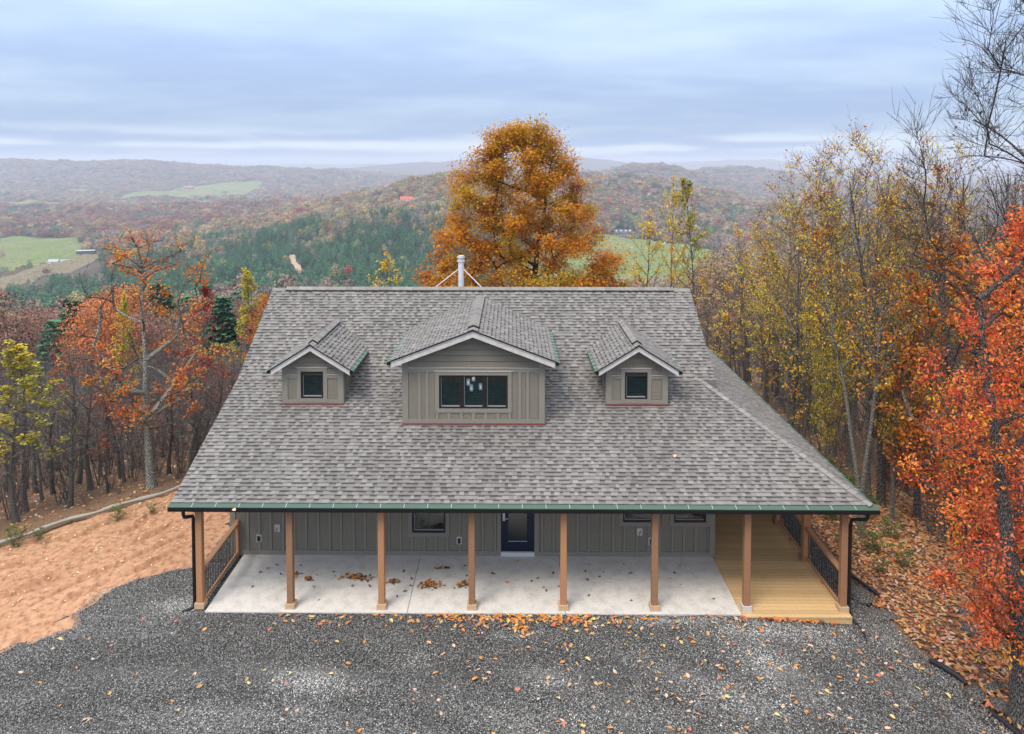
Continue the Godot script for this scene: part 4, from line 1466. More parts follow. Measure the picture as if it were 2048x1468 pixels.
func railing(h: Node, a: Vector3, e: Vector3) -> void:
	var rl := Node3D.new()
	put(rl, "railing", h)
	var up := Vector3(0, 1.0, 0)
	barpart("top_rail", a + up, e + up, 0.15, 0.04, M.cedar_side, rl)
	barpart("under_rail", a + Vector3(0, 0.93, 0), e + Vector3(0, 0.93, 0), 0.04, 0.09, M.cedar_side, rl)
	barpart("bottom_rail", a + Vector3(0, 0.1, 0), e + Vector3(0, 0.1, 0), 0.06, 0.08, M.cedar_side, rl)
	barpart("rail_foot", (a + e) / 2.0, (a + e) / 2.0 + Vector3(0, 0.06, 0), 0.08, 0.08, M.cedar_side, rl, Vector3.BACK)
	var n := int(round(a.distance_to(e) / 0.105))
	var bm := MB.new()
	bm.tube(PackedVector3Array([Vector3(0, 0.14, 0), Vector3(0, 0.885, 0)]), PackedFloat32Array([0.01, 0.01]), 6)
	var mesh := bm.mesh()
	for k in range(1, n):
		var o := obj("baluster", mesh, M.black_metal, rl)
		o.position = a.lerp(e, float(k) / n)

# ------------------------------------------------------------------ trees
class Grower:
	var bark := MB.new()
	var leaf := MB.new()
	var r := RandomNumberGenerator.new()
	var p := {}
	var size := 1.0

	func profile(t: float) -> float:     # crown half width at height t of the crown, 0 at its foot
		match p.get("shape", "oval"):
			"ovate": return pow(1.0 - t, 0.45) * (0.8 + 0.2 * minf(1.0, t * 6.0)) + 0.03
			"cone": return pow(1.0 - t, 0.62) * (0.75 + 0.25 * minf(1.0, t * 5.0)) + 0.04
			"vase": return 0.35 + 0.65 * sin(PI * clampf(0.1 + 0.75 * t, 0.0, 1.0))
			"column": return 0.55 + 0.45 * sin(PI * clampf(0.15 + 0.8 * t, 0.0, 1.0))
		return sin(PI * clampf(0.16 + 0.84 * t, 0.0, 1.0)) * 0.95 + 0.05

	func line(a: Vector3, d: Vector3, l: float, n: int, wob: float, up: float) -> PackedVector3Array:
		var o := PackedVector3Array([a])
		var s := l / n
		for k in n:
			d = (d + Vector3(r.randf_range(-wob, wob), r.randf_range(-wob, wob) * 0.7 + up, r.randf_range(-wob, wob))).normalized()
			a += d * s
			o.append(a)
		return o

	func along(o: PackedVector3Array, t: float) -> Vector3:
		var f := clampf(t, 0.0, 0.9999) * (o.size() - 1)
		var k := int(f)
		return o[k].lerp(o[k + 1], f - k)

	func heading(o: PackedVector3Array, t: float) -> Vector3:
		var k := clampi(int(t * (o.size() - 1)), 0, o.size() - 2)
		return (o[k + 1] - o[k]).normalized()

	func taper(n: int, r0: float, r1: float, flare := 0.0) -> PackedFloat32Array:
		var o := PackedFloat32Array()
		for k in n:
			var t := float(k) / (n - 1)
			o.append(lerpf(r0, r1, pow(t, 0.8)) + flare * r0 * exp(-t * 16.0))
		return o

	func shade(c: Color) -> Color:
		return c * r.randf_range(0.8, 1.15)

	func put_leaves(o: PackedVector3Array, n: int, tint: Color, spread: float) -> void:
		for k in n:
			var a := along(o, r.randf_range(0.15, 1.0)) + Vector3(r.randf_range(-1, 1), r.randf_range(-1, 0.8), r.randf_range(-1, 1)) * spread
			var d := Vector3(r.randf_range(-1, 1), r.randf_range(-0.9, 0.5), r.randf_range(-1, 1)).normalized()
			var u := Vector3(r.randf_range(-0.6, 0.6), 1.0, r.randf_range(-0.6, 0.6))
			var s := d.cross(u).normalized()
			var l: float = p.leaf * r.randf_range(0.65, 1.3)
			var c: Color = tint if r.randf() < p.get("same", 0.6) else (p.pal[r.randi() % p.pal.size()] as Color)
			leaf.col = c * r.randf_range(1.0 - p.get("vary", 0.28), 1.0 + p.get("vary", 0.28) * 0.9)
			leaf.leaf(a, d, s, l, l * p.get("wide", 0.3))

	func twigs(o: PackedVector3Array, r0: float, l: float, lvl: int, tint: Color, leafy: float) -> void:
		var n: int = p.n[lvl]
		for k in n:
			var t := lerpf(0.22, 1.0, (k + r.randf()) / n)
			var a := along(o, t)
			var h := heading(o, t)
			var side := h.cross(Vector3(r.randf_range(-1, 1), r.randf_range(-1, 1), r.randf_range(-1, 1))).normalized()
			var d: Vector3 = (h * r.randf_range(0.35, 0.9) + side + Vector3.UP * p.get("lift", 0.15)).normalized()
			var ll: float = l * r.randf_range(0.5, 1.0) * (1.15 - 0.6 * t)
			var last: bool = lvl >= p.n.size() - 1
			var q := line(a, d, ll, 2 if last else 4, 0.22, p.get("tropism", 0.05))
			var rr: float = maxf(r0 * (0.55 - 0.3 * t), p.get("fine", 0.006))
			bark.col = shade(p.get("twig", p.bark))
			bark.tube(q, taper(q.size(), rr, rr * 0.4), 3)
			if last:
				if r.randf() < leafy:
					put_leaves(q, p.per, tint, p.leaf * 0.9)
			else:
				twigs(q, rr, ll * p.get("ratio", 0.5), lvl + 1, tint, leafy)

	func stem(base: Vector3, d: Vector3, h: float, r0: float, foot: float, spread: float, flare: float) -> void:
		var o := line(base, d, h, 12, p.get("wob", 0.05), 0.03)
		bark.col = p.bark
		bark.tube(o, taper(o.size(), r0, r0 * 0.12, flare), p.get("sides", 7))
		var n: int = p.branches
		var az := r.randf() * TAU
		for k in n:
			var t := (k + r.randf() * 0.8) / n
			az += 2.4 + r.randf_range(-0.4, 0.4)
			var ht := lerpf(foot, 0.97, t)
			var a := along(o, ht)
			var el: float = lerpf(p.get("low", 0.15), p.get("high", 0.9), t) + r.randf_range(-0.12, 0.12)
			var dd := Vector3(cos(az) * cos(el), sin(el), sin(az) * cos(el))
			var l := spread * profile(t) * r.randf_range(0.72, 1.12)
			var q := line(a, dd, l, 6, p.get("crook", 0.16), p.get("tropism", 0.05))
			var rr: float = maxf(r0 * lerpf(0.42, 0.12, t) * clampf(l / maxf(spread, 0.01) + 0.25, 0.3, 1.0), 0.008)
			bark.col = shade(p.bark)
			bark.tube(q, taper(q.size(), rr, minf(rr * 0.3, 0.012)), 5)
			var tint: Color = p.pal[r.randi() % p.pal.size()] if p.pal.size() > 0 else Color.WHITE
			if p.has("top_pal") and ht > p.get("top_from", 0.8) + r.randf_range(-0.08, 0.08):
				tint = p.top_pal[r.randi() % p.top_pal.size()]
			var leafy: float = p.get("leafy", 0.0)
			if ht < p.get("bare_below", 0.0):
				leafy *= 0.12
			if r.randf() < p.get("bare_limbs", 0.0):
				leafy = 0.0
			twigs(q, rr, l * p.get("ratio", 0.5), 0, tint, leafy)
			if p.n.size() == 0 and r.randf() < leafy:
				put_leaves(q, p.per, tint, p.leaf)
		# the leader's own tip
		twigs(PackedVector3Array([along(o, 0.8), along(o, 0.9), o[o.size() - 1]]), r0 * 0.15, spread * 0.3, maxi(0, p.n.size() - 2), p.pal[0] if p.pal.size() > 0 else Color.WHITE, p.get("leafy", 0.0))

	func reach(t: float) -> float:      # envelope half width at height t
		var e: Array = p.env
		for k in e.size() - 1:
			if t <= e[k + 1][0]:
				return lerpf(e[k][1], e[k + 1][1], clampf((t - e[k][0]) / maxf(e[k + 1][0] - e[k][0], 0.001), 0.0, 1.0))
		return e[e.size() - 1][1]

	# a broad crown: boughs that end in sprays of twigs and leaves, filling an envelope
	func grow_crown() -> void:
		var h: float = p.h
		var trunk := line(Vector3(0, -0.4, 0), Vector3(r.randf_range(-0.04, 0.04), 1, r.randf_range(-0.04, 0.04)).normalized(), h * 0.9, 14, 0.07, 0.05)
		bark.col = p.bark
		bark.tube(trunk, taper(trunk.size(), p.r, p.r * 0.1, 0.7), p.get("sides", 9))
		var n: int = p.clumps
		var az := 0.0
		var spots: Array = []
		for k in n:
			az += 2.39996 + r.randf_range(-0.25, 0.25)
			var t := lerpf(p.env[0][0], 0.99, (k + r.randf()) / n)
			t = lerpf(t, t * t, p.get("heavy_foot", 0.3))
			var out := reach(t) * sqrt(r.randf_range(p.get("hollow", 0.12), 1.0)) * r.randf_range(0.84, 1.1)
			spots.append([out + t * h * 0.15, Vector3(cos(az) * out, t * h, sin(az) * out), t])
		spots.sort_custom(func(u, v): return u[0] < v[0])
		# every bough leaves the nearest wood that lies below and inside it
		var nodes := PackedVector3Array()
		var owner := PackedInt32Array()
		for k in 40:
			var q := lerpf(p.get("foot", 0.12), 1.0, k / 39.0)
			nodes.append(along(trunk, q))
			owner.append(-1)
		var bows: Array = []
		var mother := PackedInt32Array()
		var load_ := PackedInt32Array()
		for sp in spots:
			var c: Vector3 = sp[1]
			var best := 0
			var least := 1e9
			for k in nodes.size():
				var v := c - nodes[k]
				var l := v.length()
				var cost: float = l + maxf(0.0, 0.35 * l - v.y) * p.get("rise", 0.55) * 1.6 + (0.35 if owner[k] >= 0 else 0.0)
				if cost < least and l > 0.05:
					least = cost
					best = k
			var a := nodes[best]
			var l := a.distance_to(c)
			var lean := Vector3(c.x, 0, c.z).normalized() * 0.2
			var mid := a.lerp(c, 0.5) + (Vector3(r.randf_range(-1, 1), r.randf_range(-0.3, 0.9), r.randf_range(-1, 1)) - lean) * l * 0.13
			var bow := PackedVector3Array()
			for j in 6:
				var q := j / 5.0
				bow.append(a * (1 - q) * (1 - q) + mid * 2.0 * q * (1 - q) + c * q * q)
			var me := bows.size()
			bows.append([bow, sp[2], best])
			mother.append(owner[best])
			load_.append(1)
			var up := owner[best]
			while up >= 0:
				load_[up] += 1
				up = mother[up]
			for j in range(1, 6):
				nodes.append(bow[j])
				owner.append(me)
		for k in bows.size():
			var bow: PackedVector3Array = bows[k][0]
			var c: Vector3 = bow[5]
			var t: float = bows[k][1]
			var rr: float = minf(p.get("limb", 0.016) * pow(load_[k], 0.52), p.r * 0.6)
			bark.col = shade(p.get("limb_bark", p.bark) if load_[k] > 3 else p.get("twig", p.bark))
			bark.tube(bow, taper(6, rr, maxf(rr * (0.8 if load_[k] > 2 else 0.45), 0.006)), 6 if load_[k] > 4 else 4)
			var size_c: float = p.clump * r.randf_range(0.65, 1.3)
			var tint: Color = p.pal[r.randi() % p.pal.size()]
			if p.has("top_pal") and r.randf() < smoothstep(p.top_from - 0.2, p.top_from + 0.2, t):
				tint = p.top_pal[r.randi() % p.top_pal.size()]
			var leafy: bool = r.randf() > p.get("bare_share", 0.0)
			for j in int(p.twigs):
				var q0 := along(bow, r.randf_range(0.6, 1.0))
				var d := Vector3(r.randf_range(-1, 1), r.randf_range(-0.5, 0.8), r.randf_range(-1, 1)) + (c - Vector3(0, c.y * 0.85, 0)).normalized() * 0.4
				var tw := line(q0, d.normalized(), size_c * r.randf_range(0.5, 1.15), 3, 0.3, p.get("tropism", 0.0))
				bark.col = shade(p.get("twig", p.bark))
				bark.tube(tw, taper(4, p.get("fine", 0.007) * 1.4, p.get("fine", 0.007) * 0.6), 3)
				for i in int(p.get("sub", 0)):
					var s0 := along(tw, r.randf_range(0.2, 1.0))
					var tw2 := line(s0, (heading(tw, 0.6) + Vector3(r.randf_range(-1, 1), r.randf_range(-0.3, 1), r.randf_range(-1, 1)) * 0.9).normalized(), size_c * r.randf_range(0.25, 0.6), 2, 0.25, 0.06)
					bark.tube(tw2, PackedFloat32Array([p.get("fine", 0.007), p.get("fine", 0.007) * 0.8, p.get("fine", 0.007) * 0.5]), 3)
				if leafy:
					put_leaves(tw, p.per, tint, size_c * p.get("loose", 0.28))

	func grow(params: Dictionary, sd: int) -> void:
		p = params
		r.seed = sd
		if p.has("env"):
			grow_crown()
			return
		var h: float = p.h
		if p.has("stems"):
			var fork: float = p.get("fork", 0.0) * h
			var lean := Vector3(r.randf_range(-0.05, 0.05), 1, r.randf_range(-0.05, 0.05)).normalized()
			var top := lean * fork
			if fork > 0.0:
				bark.col = p.bark
				var o := PackedVector3Array([Vector3(0, -0.4, 0), Vector3(0, 0.25, 0), top * 0.3, top * 0.6, top])
				var rr: float = p.r
				bark.tube(o, PackedFloat32Array([rr * 1.5, rr * 1.12, rr, rr * 0.95, rr * 0.86]), 10)
			for k in int(p.stems):
				var az: float = TAU * k / p.stems + r.randf_range(-0.4, 0.4)
				var out: float = p.get("splay", 0.3) * r.randf_range(0.7, 1.2)
				var share := r.randf_range(0.82, 1.0)
				if p.get("leader", false):
					out = 0.02 if k == 0 else out
					share = 0.97 if k == 0 else share * 0.93
				stem(top - lean * 0.1, Vector3(cos(az) * out, 1, sin(az) * out).normalized(), (h - fork) * share, p.r * 0.7, p.get("foot", 0.15), p.spread, 0.0)
		else:
			stem(Vector3(0, -0.4, 0), Vector3(r.randf_range(-0.04, 0.04), 1, r.randf_range(-0.04, 0.04)).normalized(), h + 0.4, p.r, p.foot, p.spread, 0.7)

var tree_kinds := {}

func kind(called: String, params: Dictionary, sd: int) -> void:
	var g := Grower.new()
	g.grow(params, sd)
	tree_kinds[called] = [g.bark.mesh(), g.leaf.mesh() if g.leaf.v.size() > 0 else null, params.h, params.spread]

func plant(called: String, k: String, at: Vector3, size: Vector3, turn: float, label: String, category: String, group := "") -> Node3D:
	var t := thing(called, label, category, at, turn, group)
	t.scale = size
	obj("trunk", tree_kinds[k][0], M.bark, t)
	if tree_kinds[k][1]:
		obj("crown", tree_kinds[k][1], M.leaf, t).set_meta("kind", "stuff")
	return t

# a tree whose foot stands at the place seen at column px, that far away, as tall as its top at row py asks
func stand(called: String, k: String, px: float, d: float, py: float, half: float, turn: float, label: String, category: String, group := "") -> Node3D:
	var x := (px - 1024.0) * d / 1408.0
	var z := EYE.z - d + 0.4
	x -= 0.0087 * d * 0.0
	var y := land(x, z)
	var top := EYE.y - (py - 325.0) * d / 1408.0
	var s: float = (top - y) / tree_kinds[k][2]
	var w: float = half * d / 1408.0 / tree_kinds[k][3] if half > 0.0 else s
	return plant(called, k, Vector3(x, y - 0.05, z), Vector3(w, s, w), turn, label, category, group)

const GREY := Color(0.3, 0.285, 0.25)
const BROWN := Color(0.38, 0.325, 0.295)
const DARK := Color(0.27, 0.225, 0.205)
const LICHEN := Color(0.42, 0.41, 0.36)
const ORANGE := [Color(0.62, 0.2, 0.03), Color(0.68, 0.27, 0.04), Color(0.55, 0.15, 0.03), Color(0.66, 0.34, 0.06)]
const GOLD := [Color(0.48, 0.33, 0.022), Color(0.66, 0.32, 0.022), Color(0.6, 0.23, 0.018), Color(0.66, 0.29, 0.02), Color(0.5, 0.17, 0.016), Color(0.5, 0.28, 0.02), Color(0.5, 0.14, 0.014), Color(0.62, 0.32, 0.022), Color(0.42, 0.32, 0.025)]
const YELLOW := [Color(0.8, 0.56, 0.06), Color(0.7, 0.6, 0.07), Color(0.8, 0.44, 0.06), Color(0.48, 0.46, 0.07)]
const LIME := [Color(0.7, 0.62, 0.07), Color(0.46, 0.42, 0.06), Color(0.3, 0.31, 0.05), Color(0.52, 0.42, 0.07), Color(0.36, 0.38, 0.06)]
const RED := [Color(0.66, 0.13, 0.06), Color(0.72, 0.19, 0.11), Color(0.6, 0.09, 0.04), Color(0.82, 0.46, 0.06), Color(0.8, 0.2, 0.05), Color(0.84, 0.28, 0.06), Color(0.68, 0.12, 0.045), Color(0.86, 0.34, 0.07), Color(0.78, 0.2, 0.1), Color(0.74, 0.15, 0.06)]
const CRIMSON := [Color(0.3, 0.03, 0.03), Color(0.24, 0.03, 0.035), Color(0.38, 0.06, 0.04)]
const RUST := [Color(0.36, 0.12, 0.05), Color(0.3, 0.1, 0.05), Color(0.42, 0.17, 0.07)]

func near_trees() -> void:
	# kinds
	for k in 5:
		kind("bare%d" % k, {"h": 9.0, "r": 0.1 + 0.028 * (k % 3), "foot": 0.2 + 0.08 * (k % 3), "spread": 1.5 + 0.3 * (k % 2), "branches": 24, "n": [6, 4], "shape": "column", "low": 0.45, "high": 1.15, "bark": [BROWN * 1.3, DARK * 1.2, GREY, BROWN * 1.1, GREY * 0.8][k], "twig": [Color(0.5, 0.44, 0.42), Color(0.42, 0.355, 0.345)][k % 2], "pal": [], "wob": 0.07, "sides": 6, "leaf": 0.1, "per": 0, "fine": 0.006}, 300 + k)
	for k in 3:
		kind("sparse%d" % k, {"h": 9.0, "r": 0.09, "foot": 0.3, "spread": 1.7, "branches": 18, "n": [5, 4], "shape": "oval", "low": 0.3, "high": 1.0, "bark": [BROWN, GREY * 0.7, DARK][k], "twig": Color(0.22, 0.175, 0.16), "pal": [RUST, YELLOW, [Color(0.34, 0.1, 0.07), Color(0.28, 0.08, 0.06), Color(0.3, 0.15, 0.08)]][k], "leaf": 0.13, "per": 5, "leafy": 0.5, "bare_limbs": 0.3, "wob": 0.06, "fine": 0.006}, 320 + k)
	kind("brush", {"h": 3.0, "stems": 4, "fork": 0.0, "splay": 0.35, "r": 0.03, "foot": 0.1, "spread": 0.9, "branches": 8, "n": [4], "bark": DARK, "twig": Color(0.42, 0.35, 0.33), "pal": RUST, "leaf": 0.11, "per": 2, "leafy": 0.1, "sides": 4, "fine": 0.005}, 340)
	kind("oak", {"h": 17.0, "r": 0.36, "spread": 6.25, "env": [[0.26, 4.6], [0.34, 6.2], [0.45, 6.1], [0.58, 5.5], [0.68, 5.0], [0.76, 4.2], [0.84, 3.3], [0.92, 2.6], [1.0, 1.1]], "clumps": 270, "clump": 1.1, "twigs": 16, "per": 22, "leaf": 0.165, "wide": 0.34, "loose": 0.36, "same": 0.74, "vary": 0.2, "hollow": 0.08, "heavy_foot": 0.35, "rise": 0.6, "bark": Color(0.09, 0.072, 0.06), "pal": GOLD, "top_pal": [Color(0.52, 0.3, 0.02), Color(0.5, 0.24, 0.018), Color(0.42, 0.29, 0.025)], "top_from": 0.72, "limb": 0.022}, 361)
	kind("left_oak", {"h": 9.8, "r": 0.17, "spread": 2.5, "env": [[0.36, 1.6], [0.5, 2.5], [0.7, 2.5], [0.85, 2.0], [1.0, 0.9]], "clumps": 95, "clump": 0.6, "twigs": 8, "sub": 1, "per": 9, "leaf": 0.11, "wide": 0.34, "loose": 0.24, "hollow": 0.3, "rise": 0.85, "foot": 0.3, "bare_share": 0.42, "limb": 0.024, "bark": LICHEN * 1.35, "limb_bark": LICHEN * 1.2, "twig": Color(0.3, 0.25, 0.21), "pal": ORANGE}, 372)
	kind("red_oak", {"h": 11.0, "r": 0.36, "spread": 3.0, "env": [[0.2, 1.8], [0.3, 2.7], [0.5, 3.0], [0.7, 2.6], [0.85, 1.8], [1.0, 0.6]], "clumps": 250, "clump": 0.62, "twigs": 9, "per": 12, "leaf": 0.105, "wide": 0.27, "loose": 0.22, "hollow": 0.12, "rise": 0.35, "foot": 0.14, "bark": Color(0.27, 0.25, 0.225), "limb_bark": Color(0.2, 0.175, 0.16), "twig": Color(0.2, 0.165, 0.15), "pal": RED, "limb": 0.013, "sides": 14}, 383)
	kind("orange_maple", {"h": 9.0, "r": 0.12, "spread": 2.2, "env": [[0.22, 1.2], [0.4, 2.1], [0.6, 2.2], [0.8, 1.5], [1.0, 0.4]], "clumps": 110, "clump": 0.6, "twigs": 7, "per": 9, "leaf": 0.12, "wide": 0.38, "loose": 0.25, "bark": BROWN, "twig": Color(0.2, 0.16, 0.13), "pal": ORANGE}, 391)
	kind("bare_giant", {"h": 18.5, "r": 0.3, "spread": 5.0, "env": [[0.42, 3.2], [0.55, 5.0], [0.75, 5.0], [0.9, 3.6], [1.0, 1.5]], "clumps": 130, "clump": 1.25, "twigs": 11, "sub": 5, "per": 1, "leaf": 0.13, "wide": 0.3, "bare_share": 0.75, "hollow": 0.2, "rise": 1.1, "foot": 0.36, "tropism": 0.06, "fine": 0.0065, "bark": Color(0.2, 0.18, 0.17), "twig": Color(0.16, 0.135, 0.13), "pal": [Color(0.2, 0.06, 0.04), Color(0.14, 0.07, 0.05)], "limb": 0.014, "sides": 10}, 402)
	kind("lime", {"h": 9.0, "r": 0.1, "foot": 0.35, "spread": 1.9, "branches": 22, "n": [5, 4], "shape": "cone", "low": 0.35, "high": 1.1, "bark": BROWN, "twig": Color(0.2, 0.16, 0.13), "pal": LIME, "leaf": 0.115, "per": 8, "leafy": 0.8, "wide": 0.36}, 411)
	kind("green_top", {"h": 9.0, "r": 0.1, "foot": 0.3, "spread": 1.9, "branches": 26, "n": [6, 4], "shape": "ovate", "low": 0.4, "high": 1.15, "bark": BROWN, "twig": Color(0.2, 0.16, 0.13), "pal": [Color(0.5, 0.42, 0.07), Color(0.56, 0.36, 0.06)], "top_pal": [Color(0.16, 0.26, 0.045), Color(0.22, 0.32, 0.05), Color(0.3, 0.34, 0.06)], "top_from": 0.55, "leaf": 0.13, "per": 6, "leafy": 0.6, "bare_below": 0.4, "wide": 0.36}, 413)
	kind("yellow", {"h": 9.0, "r": 0.1, "foot": 0.3, "spread": 2.0, "branches": 22, "n": [6, 4], "shape": "oval", "low": 0.4, "high": 1.1, "bark": BROWN, "twig": Color(0.2, 0.16, 0.13), "pal": YELLOW, "leaf": 0.15, "per": 5, "leafy": 0.5, "bare_limbs": 0.15, "wide": 0.38}, 412)
	kind("yellow_grey", {"h": 13.0, "r": 0.17, "spread": 3.0, "env": [[0.3, 1.0], [0.5, 2.6], [0.7, 3.0], [0.88, 2.4], [1.0, 0.8]], "clumps": 95, "clump": 0.85, "twigs": 9, "sub": 2, "per": 7, "leaf": 0.11, "wide": 0.38, "loose": 0.3, "hollow": 0.2, "rise": 1.0, "foot": 0.26, "bare_share": 0.2, "tropism": 0.06, "fine": 0.006, "limb": 0.013, "bark": GREY * 1.4, "limb_bark": GREY * 1.1, "twig": Color(0.32, 0.275, 0.25), "pal": [Color(0.84, 0.68, 0.08), Color(0.68, 0.66, 0.08), Color(0.76, 0.5, 0.06), Color(0.7, 0.34, 0.06), Color(0.55, 0.5, 0.07), Color(0.8, 0.6, 0.07), Color(0.5, 0.5, 0.07)], "top_pal": [Color(0.3, 0.11, 0.06), Color(0.34, 0.16, 0.07), Color(0.5, 0.28, 0.06)], "top_from": 0.85}, 421)
	kind("twin_grey", {"h": 13.0, "r": 0.2, "stems": 2, "fork": 0.12, "splay": 0.16, "foot": 0.4, "spread": 2.4, "branches": 20, "n": [6, 4], "shape": "oval", "low": 0.35, "high": 1.1, "bark": GREY * 1.4, "twig": Color(0.14, 0.11, 0.095), "pal": [Color(0.76, 0.48, 0.06), Color(0.6, 0.42, 0.06), Color(0.72, 0.3, 0.06)], "top_pal": [Color(0.26, 0.09, 0.05)], "top_from": 0.8, "leaf": 0.13, "per": 4, "leafy": 0.42, "wide": 0.34}, 431)
	kind("crimson", {"h": 7.0, "r": 0.08, "foot": 0.2, "spread": 1.6, "branches": 20, "n": [6, 4], "low": 0.3, "high": 1.0, "bark": DARK, "pal": CRIMSON, "leaf": 0.12, "per": 6, "leafy": 0.65, "wide": 0.34}, 441)
	kind("shrub", {"h": 1.6, "stems": 5, "fork": 0.0, "splay": 0.5, "r": 0.02, "foot": 0.1, "spread": 0.6, "branches": 8, "n": [4], "bark": BROWN, "pal": [Color(0.13, 0.2, 0.05), Color(0.2, 0.24, 0.06), Color(0.08, 0.13, 0.035)], "leaf": 0.11, "per": 4, "leafy": 0.6, "sides": 4, "wide": 0.36}, 451)

	# trees that stand out
	stand("golden_oak", "oak", 1040, 43.0, 252, 204, 0.6, "large golden oak in full leaf rising behind the roof ridge", "tree")
	stand("orange_oak", "left_oak", 300, 25.4, 462, 136, 2.2, "lichen covered oak with sparse orange leaves at the edge of the clay yard", "tree")
	stand("yellow_green_tree", "lime", 40, 24.5, 672, 120, 0.2, "yellow green tree at the western edge of the picture above the clay yard", "tree")
	stand("lime_tree", "lime", 480, 38.0, 534, 66, 1.0, "lime yellow sapling top just west of the upper roof corner", "tree")
	stand("lime_tree", "lime", 232, 34.0, 586, 50, 2.0, "small lime yellow tree beside the lichen covered orange oak", "tree")
	stand("crimson_tree", "crimson", 395, 33.0, 560, 62, 0.4, "dark crimson tree between the orange oak and the roof", "tree")
	stand("orange_tree", "orange_maple", 530, 36.0, 585, 40, 0.8, "orange tree against the upper west rake of the roof", "tree")
	stand("orange_tree", "sparse0", 455, 29.0, 640, 70, 1.9, "thin rusty orange tree beside the lower west rake of the roof", "tree")
	stand("yellow_tree", "yellow", 768, 52.0, 503, 56, 0.5, "round yellow tree just over the ridge west of the chimney flue", "tree")
	stand("oak_sapling", "orange_maple", 862, 44.0, 545, 34, 2.5, "low russet orange crown beside the foot of the chimney brace", "tree")
	stand("oak_sapling", "orange_maple", 1215, 42.0, 535, 40, 0.5, "low orange crown at the eastern foot of the golden oak", "tree")
	stand("yellow_tree", "yellow", 1285, 48.0, 420, 58, 1.4, "thin yellow tree in front of the white farmhouse", "tree")
	stand("yellow_tree", "yellow", 1343, 50.0, 352, 46, 2.6, "slender yellowing tree west of the green topped one", "tree")
	stand("green_topped_tree", "green_top", 1388, 45.0, 352, 70, 0.9, "slender tree with green leaves at its top beyond the roof corner", "tree")
	stand("yellow_tree", "sparse1", 1490, 43.0, 440, 52, 0.3, "thin orange yellow tree between the green topped tree and the tall grey trunks", "tree")
	stand("yellow_tree", "yellow_grey", 1560, 37.0, 400, 82, 1.7, "bright yellow tree low beside the eastern roof edge", "tree")
	stand("tall_yellow_tree", "yellow_grey", 1625, 33.0, 300, 105, 0.2, "westernmost of the tall grey trunked yellow trees beyond the side porch", "tree")
	stand("tall_yellow_tree", "yellow_grey", 1700, 29.0, 262, 112, 1.6, "tall grey trunked tree with yellow leaves and a maroon top against the sky", "tree")
	stand("tall_yellow_tree", "twin_grey", 1795, 27.5, 285, 105, 0.5, "twin stemmed grey tree with thin yellow leaves in front of the orange maple", "tree")
	stand("tall_yellow_tree", "yellow_grey", 1862, 31.0, 275, 95, 3.0, "tall maroon topped tree under the branches of the bare giant", "tree")
	stand("tall_yellow_tree", "twin_grey", 1722, 22.4, 420, 90, 2.2, "grey twin trunk standing nearest the corner of the side deck", "tree")
	var poles := [[1652, 25.5, 520, 46, "yellow_grey", "straight grey trunk with yellow leaves, nearest the eastern gutter line"], [1668, 30.0, 430, 60, "yellow_grey", "slim grey trunk just behind the one nearest the eastern gutter"], [1738, 24.6, 430, 62, "bare2", "bare grey trunk leaning beside the twin trunk at the deck corner"], [1765, 26.0, 330, 70, "yellow_grey", "pale grey trunk between the twin trunk and the orange maple"], [1782, 24.0, 380, 70, "yellow_grey", "pale lichened trunk in front of the other pale trunks"], [1815, 26.8, 360, 70, "twin_grey", "forked pale trunk closest to the red oak crown"], [1590, 31.5, 380, 85, "yellow_grey", "thin grey trunk with orange yellow leaves above the middle of the side roof"], [1530, 38.0, 450, 70, "yellow_grey", "yellow tree over the upper part of the side roof"], [1600, 27.5, 600, 60, "yellow", "short yellow tree between the thin trunks above the side gutter"], [1700, 33.0, 520, 60, "yellow", "yellow crown filling the gap behind the grey trunks"], [1460, 39.0, 560, 46, "sparse1", "small orange yellow tree just past the roof corner"]]
	for q in poles:
		stand("grey_trunked_tree" if q[4] != "yellow" and q[4] != "sparse1" else "yellow_tree", q[4], q[0], q[1], q[2], q[3], q[0] * 0.37, q[5], "tree")
	stand("orange_maple", "orange_maple", 1880, 23.0, 455, 130, 0.9, "bright orange maple behind the red oak", "tree")
	stand("orange_maple", "orange_maple", 1830, 25.0, 640, 75, 2.0, "lower orange maple among the trunks behind the red oak", "tree")
	stand("red_oak", "red_oak", 2050, 14.9, 415, 205, 0.4, "red and orange leaved oak with a thick furrowed trunk beside the drive", "tree")
	stand("red_oak", "red_oak", 2110, 18.6, 500, 210, 2.4, "second red leaved oak behind the one beside the drive", "tree")
	stand("bare_giant", "bare_giant", 2120, 20.0, -150, 305, 0.8, "tall bare tree spreading dark branches over the sky", "tree")
	stand("crimson_tree", "crimson", 1545, 40.0, 640, 45, 1.0, "dark maroon tree among thin trunks beside the eastern roof edge", "tree")
	stand("lime_tree", "lime", 1650, 27.0, 640, 55, 1.2, "small yellow green tree before the grey trunks", "tree")

	# the two woods close to the house
	var r := RandomNumberGenerator.new()
	r.seed = 55
	var spots: Array[Vector2] = []
	var n := 0
	var tries := 0
	while n < 185 and tries < 9000:
		tries += 1
		var d := r.randf_range(21.5, 48.0) if n < 130 else r.randf_range(30.0, 62.0)
		var px := r.randf_range(-160.0, 545.0)
		var x := (px - 1024.0) * d / 1408.0
		var z := EYE.z - d
		if outside(x, z) < 0.7 or not far_enough(spots, Vector2(x, z), 0.62 + 0.012 * d):
			continue
		spots.append(Vector2(x, z))
		var y := land(x, z)
		var top := EYE.y - (r.randf_range(690, 850) - 325.0) * d / 1408.0
		var hgt := clampf(top - y, 3.5, 11.0)
		var pick := r.randf()
		var k := "bare%d" % (r.randi() % 5)
		var lab := "slender bare tree in the steep wood below the clay yard"
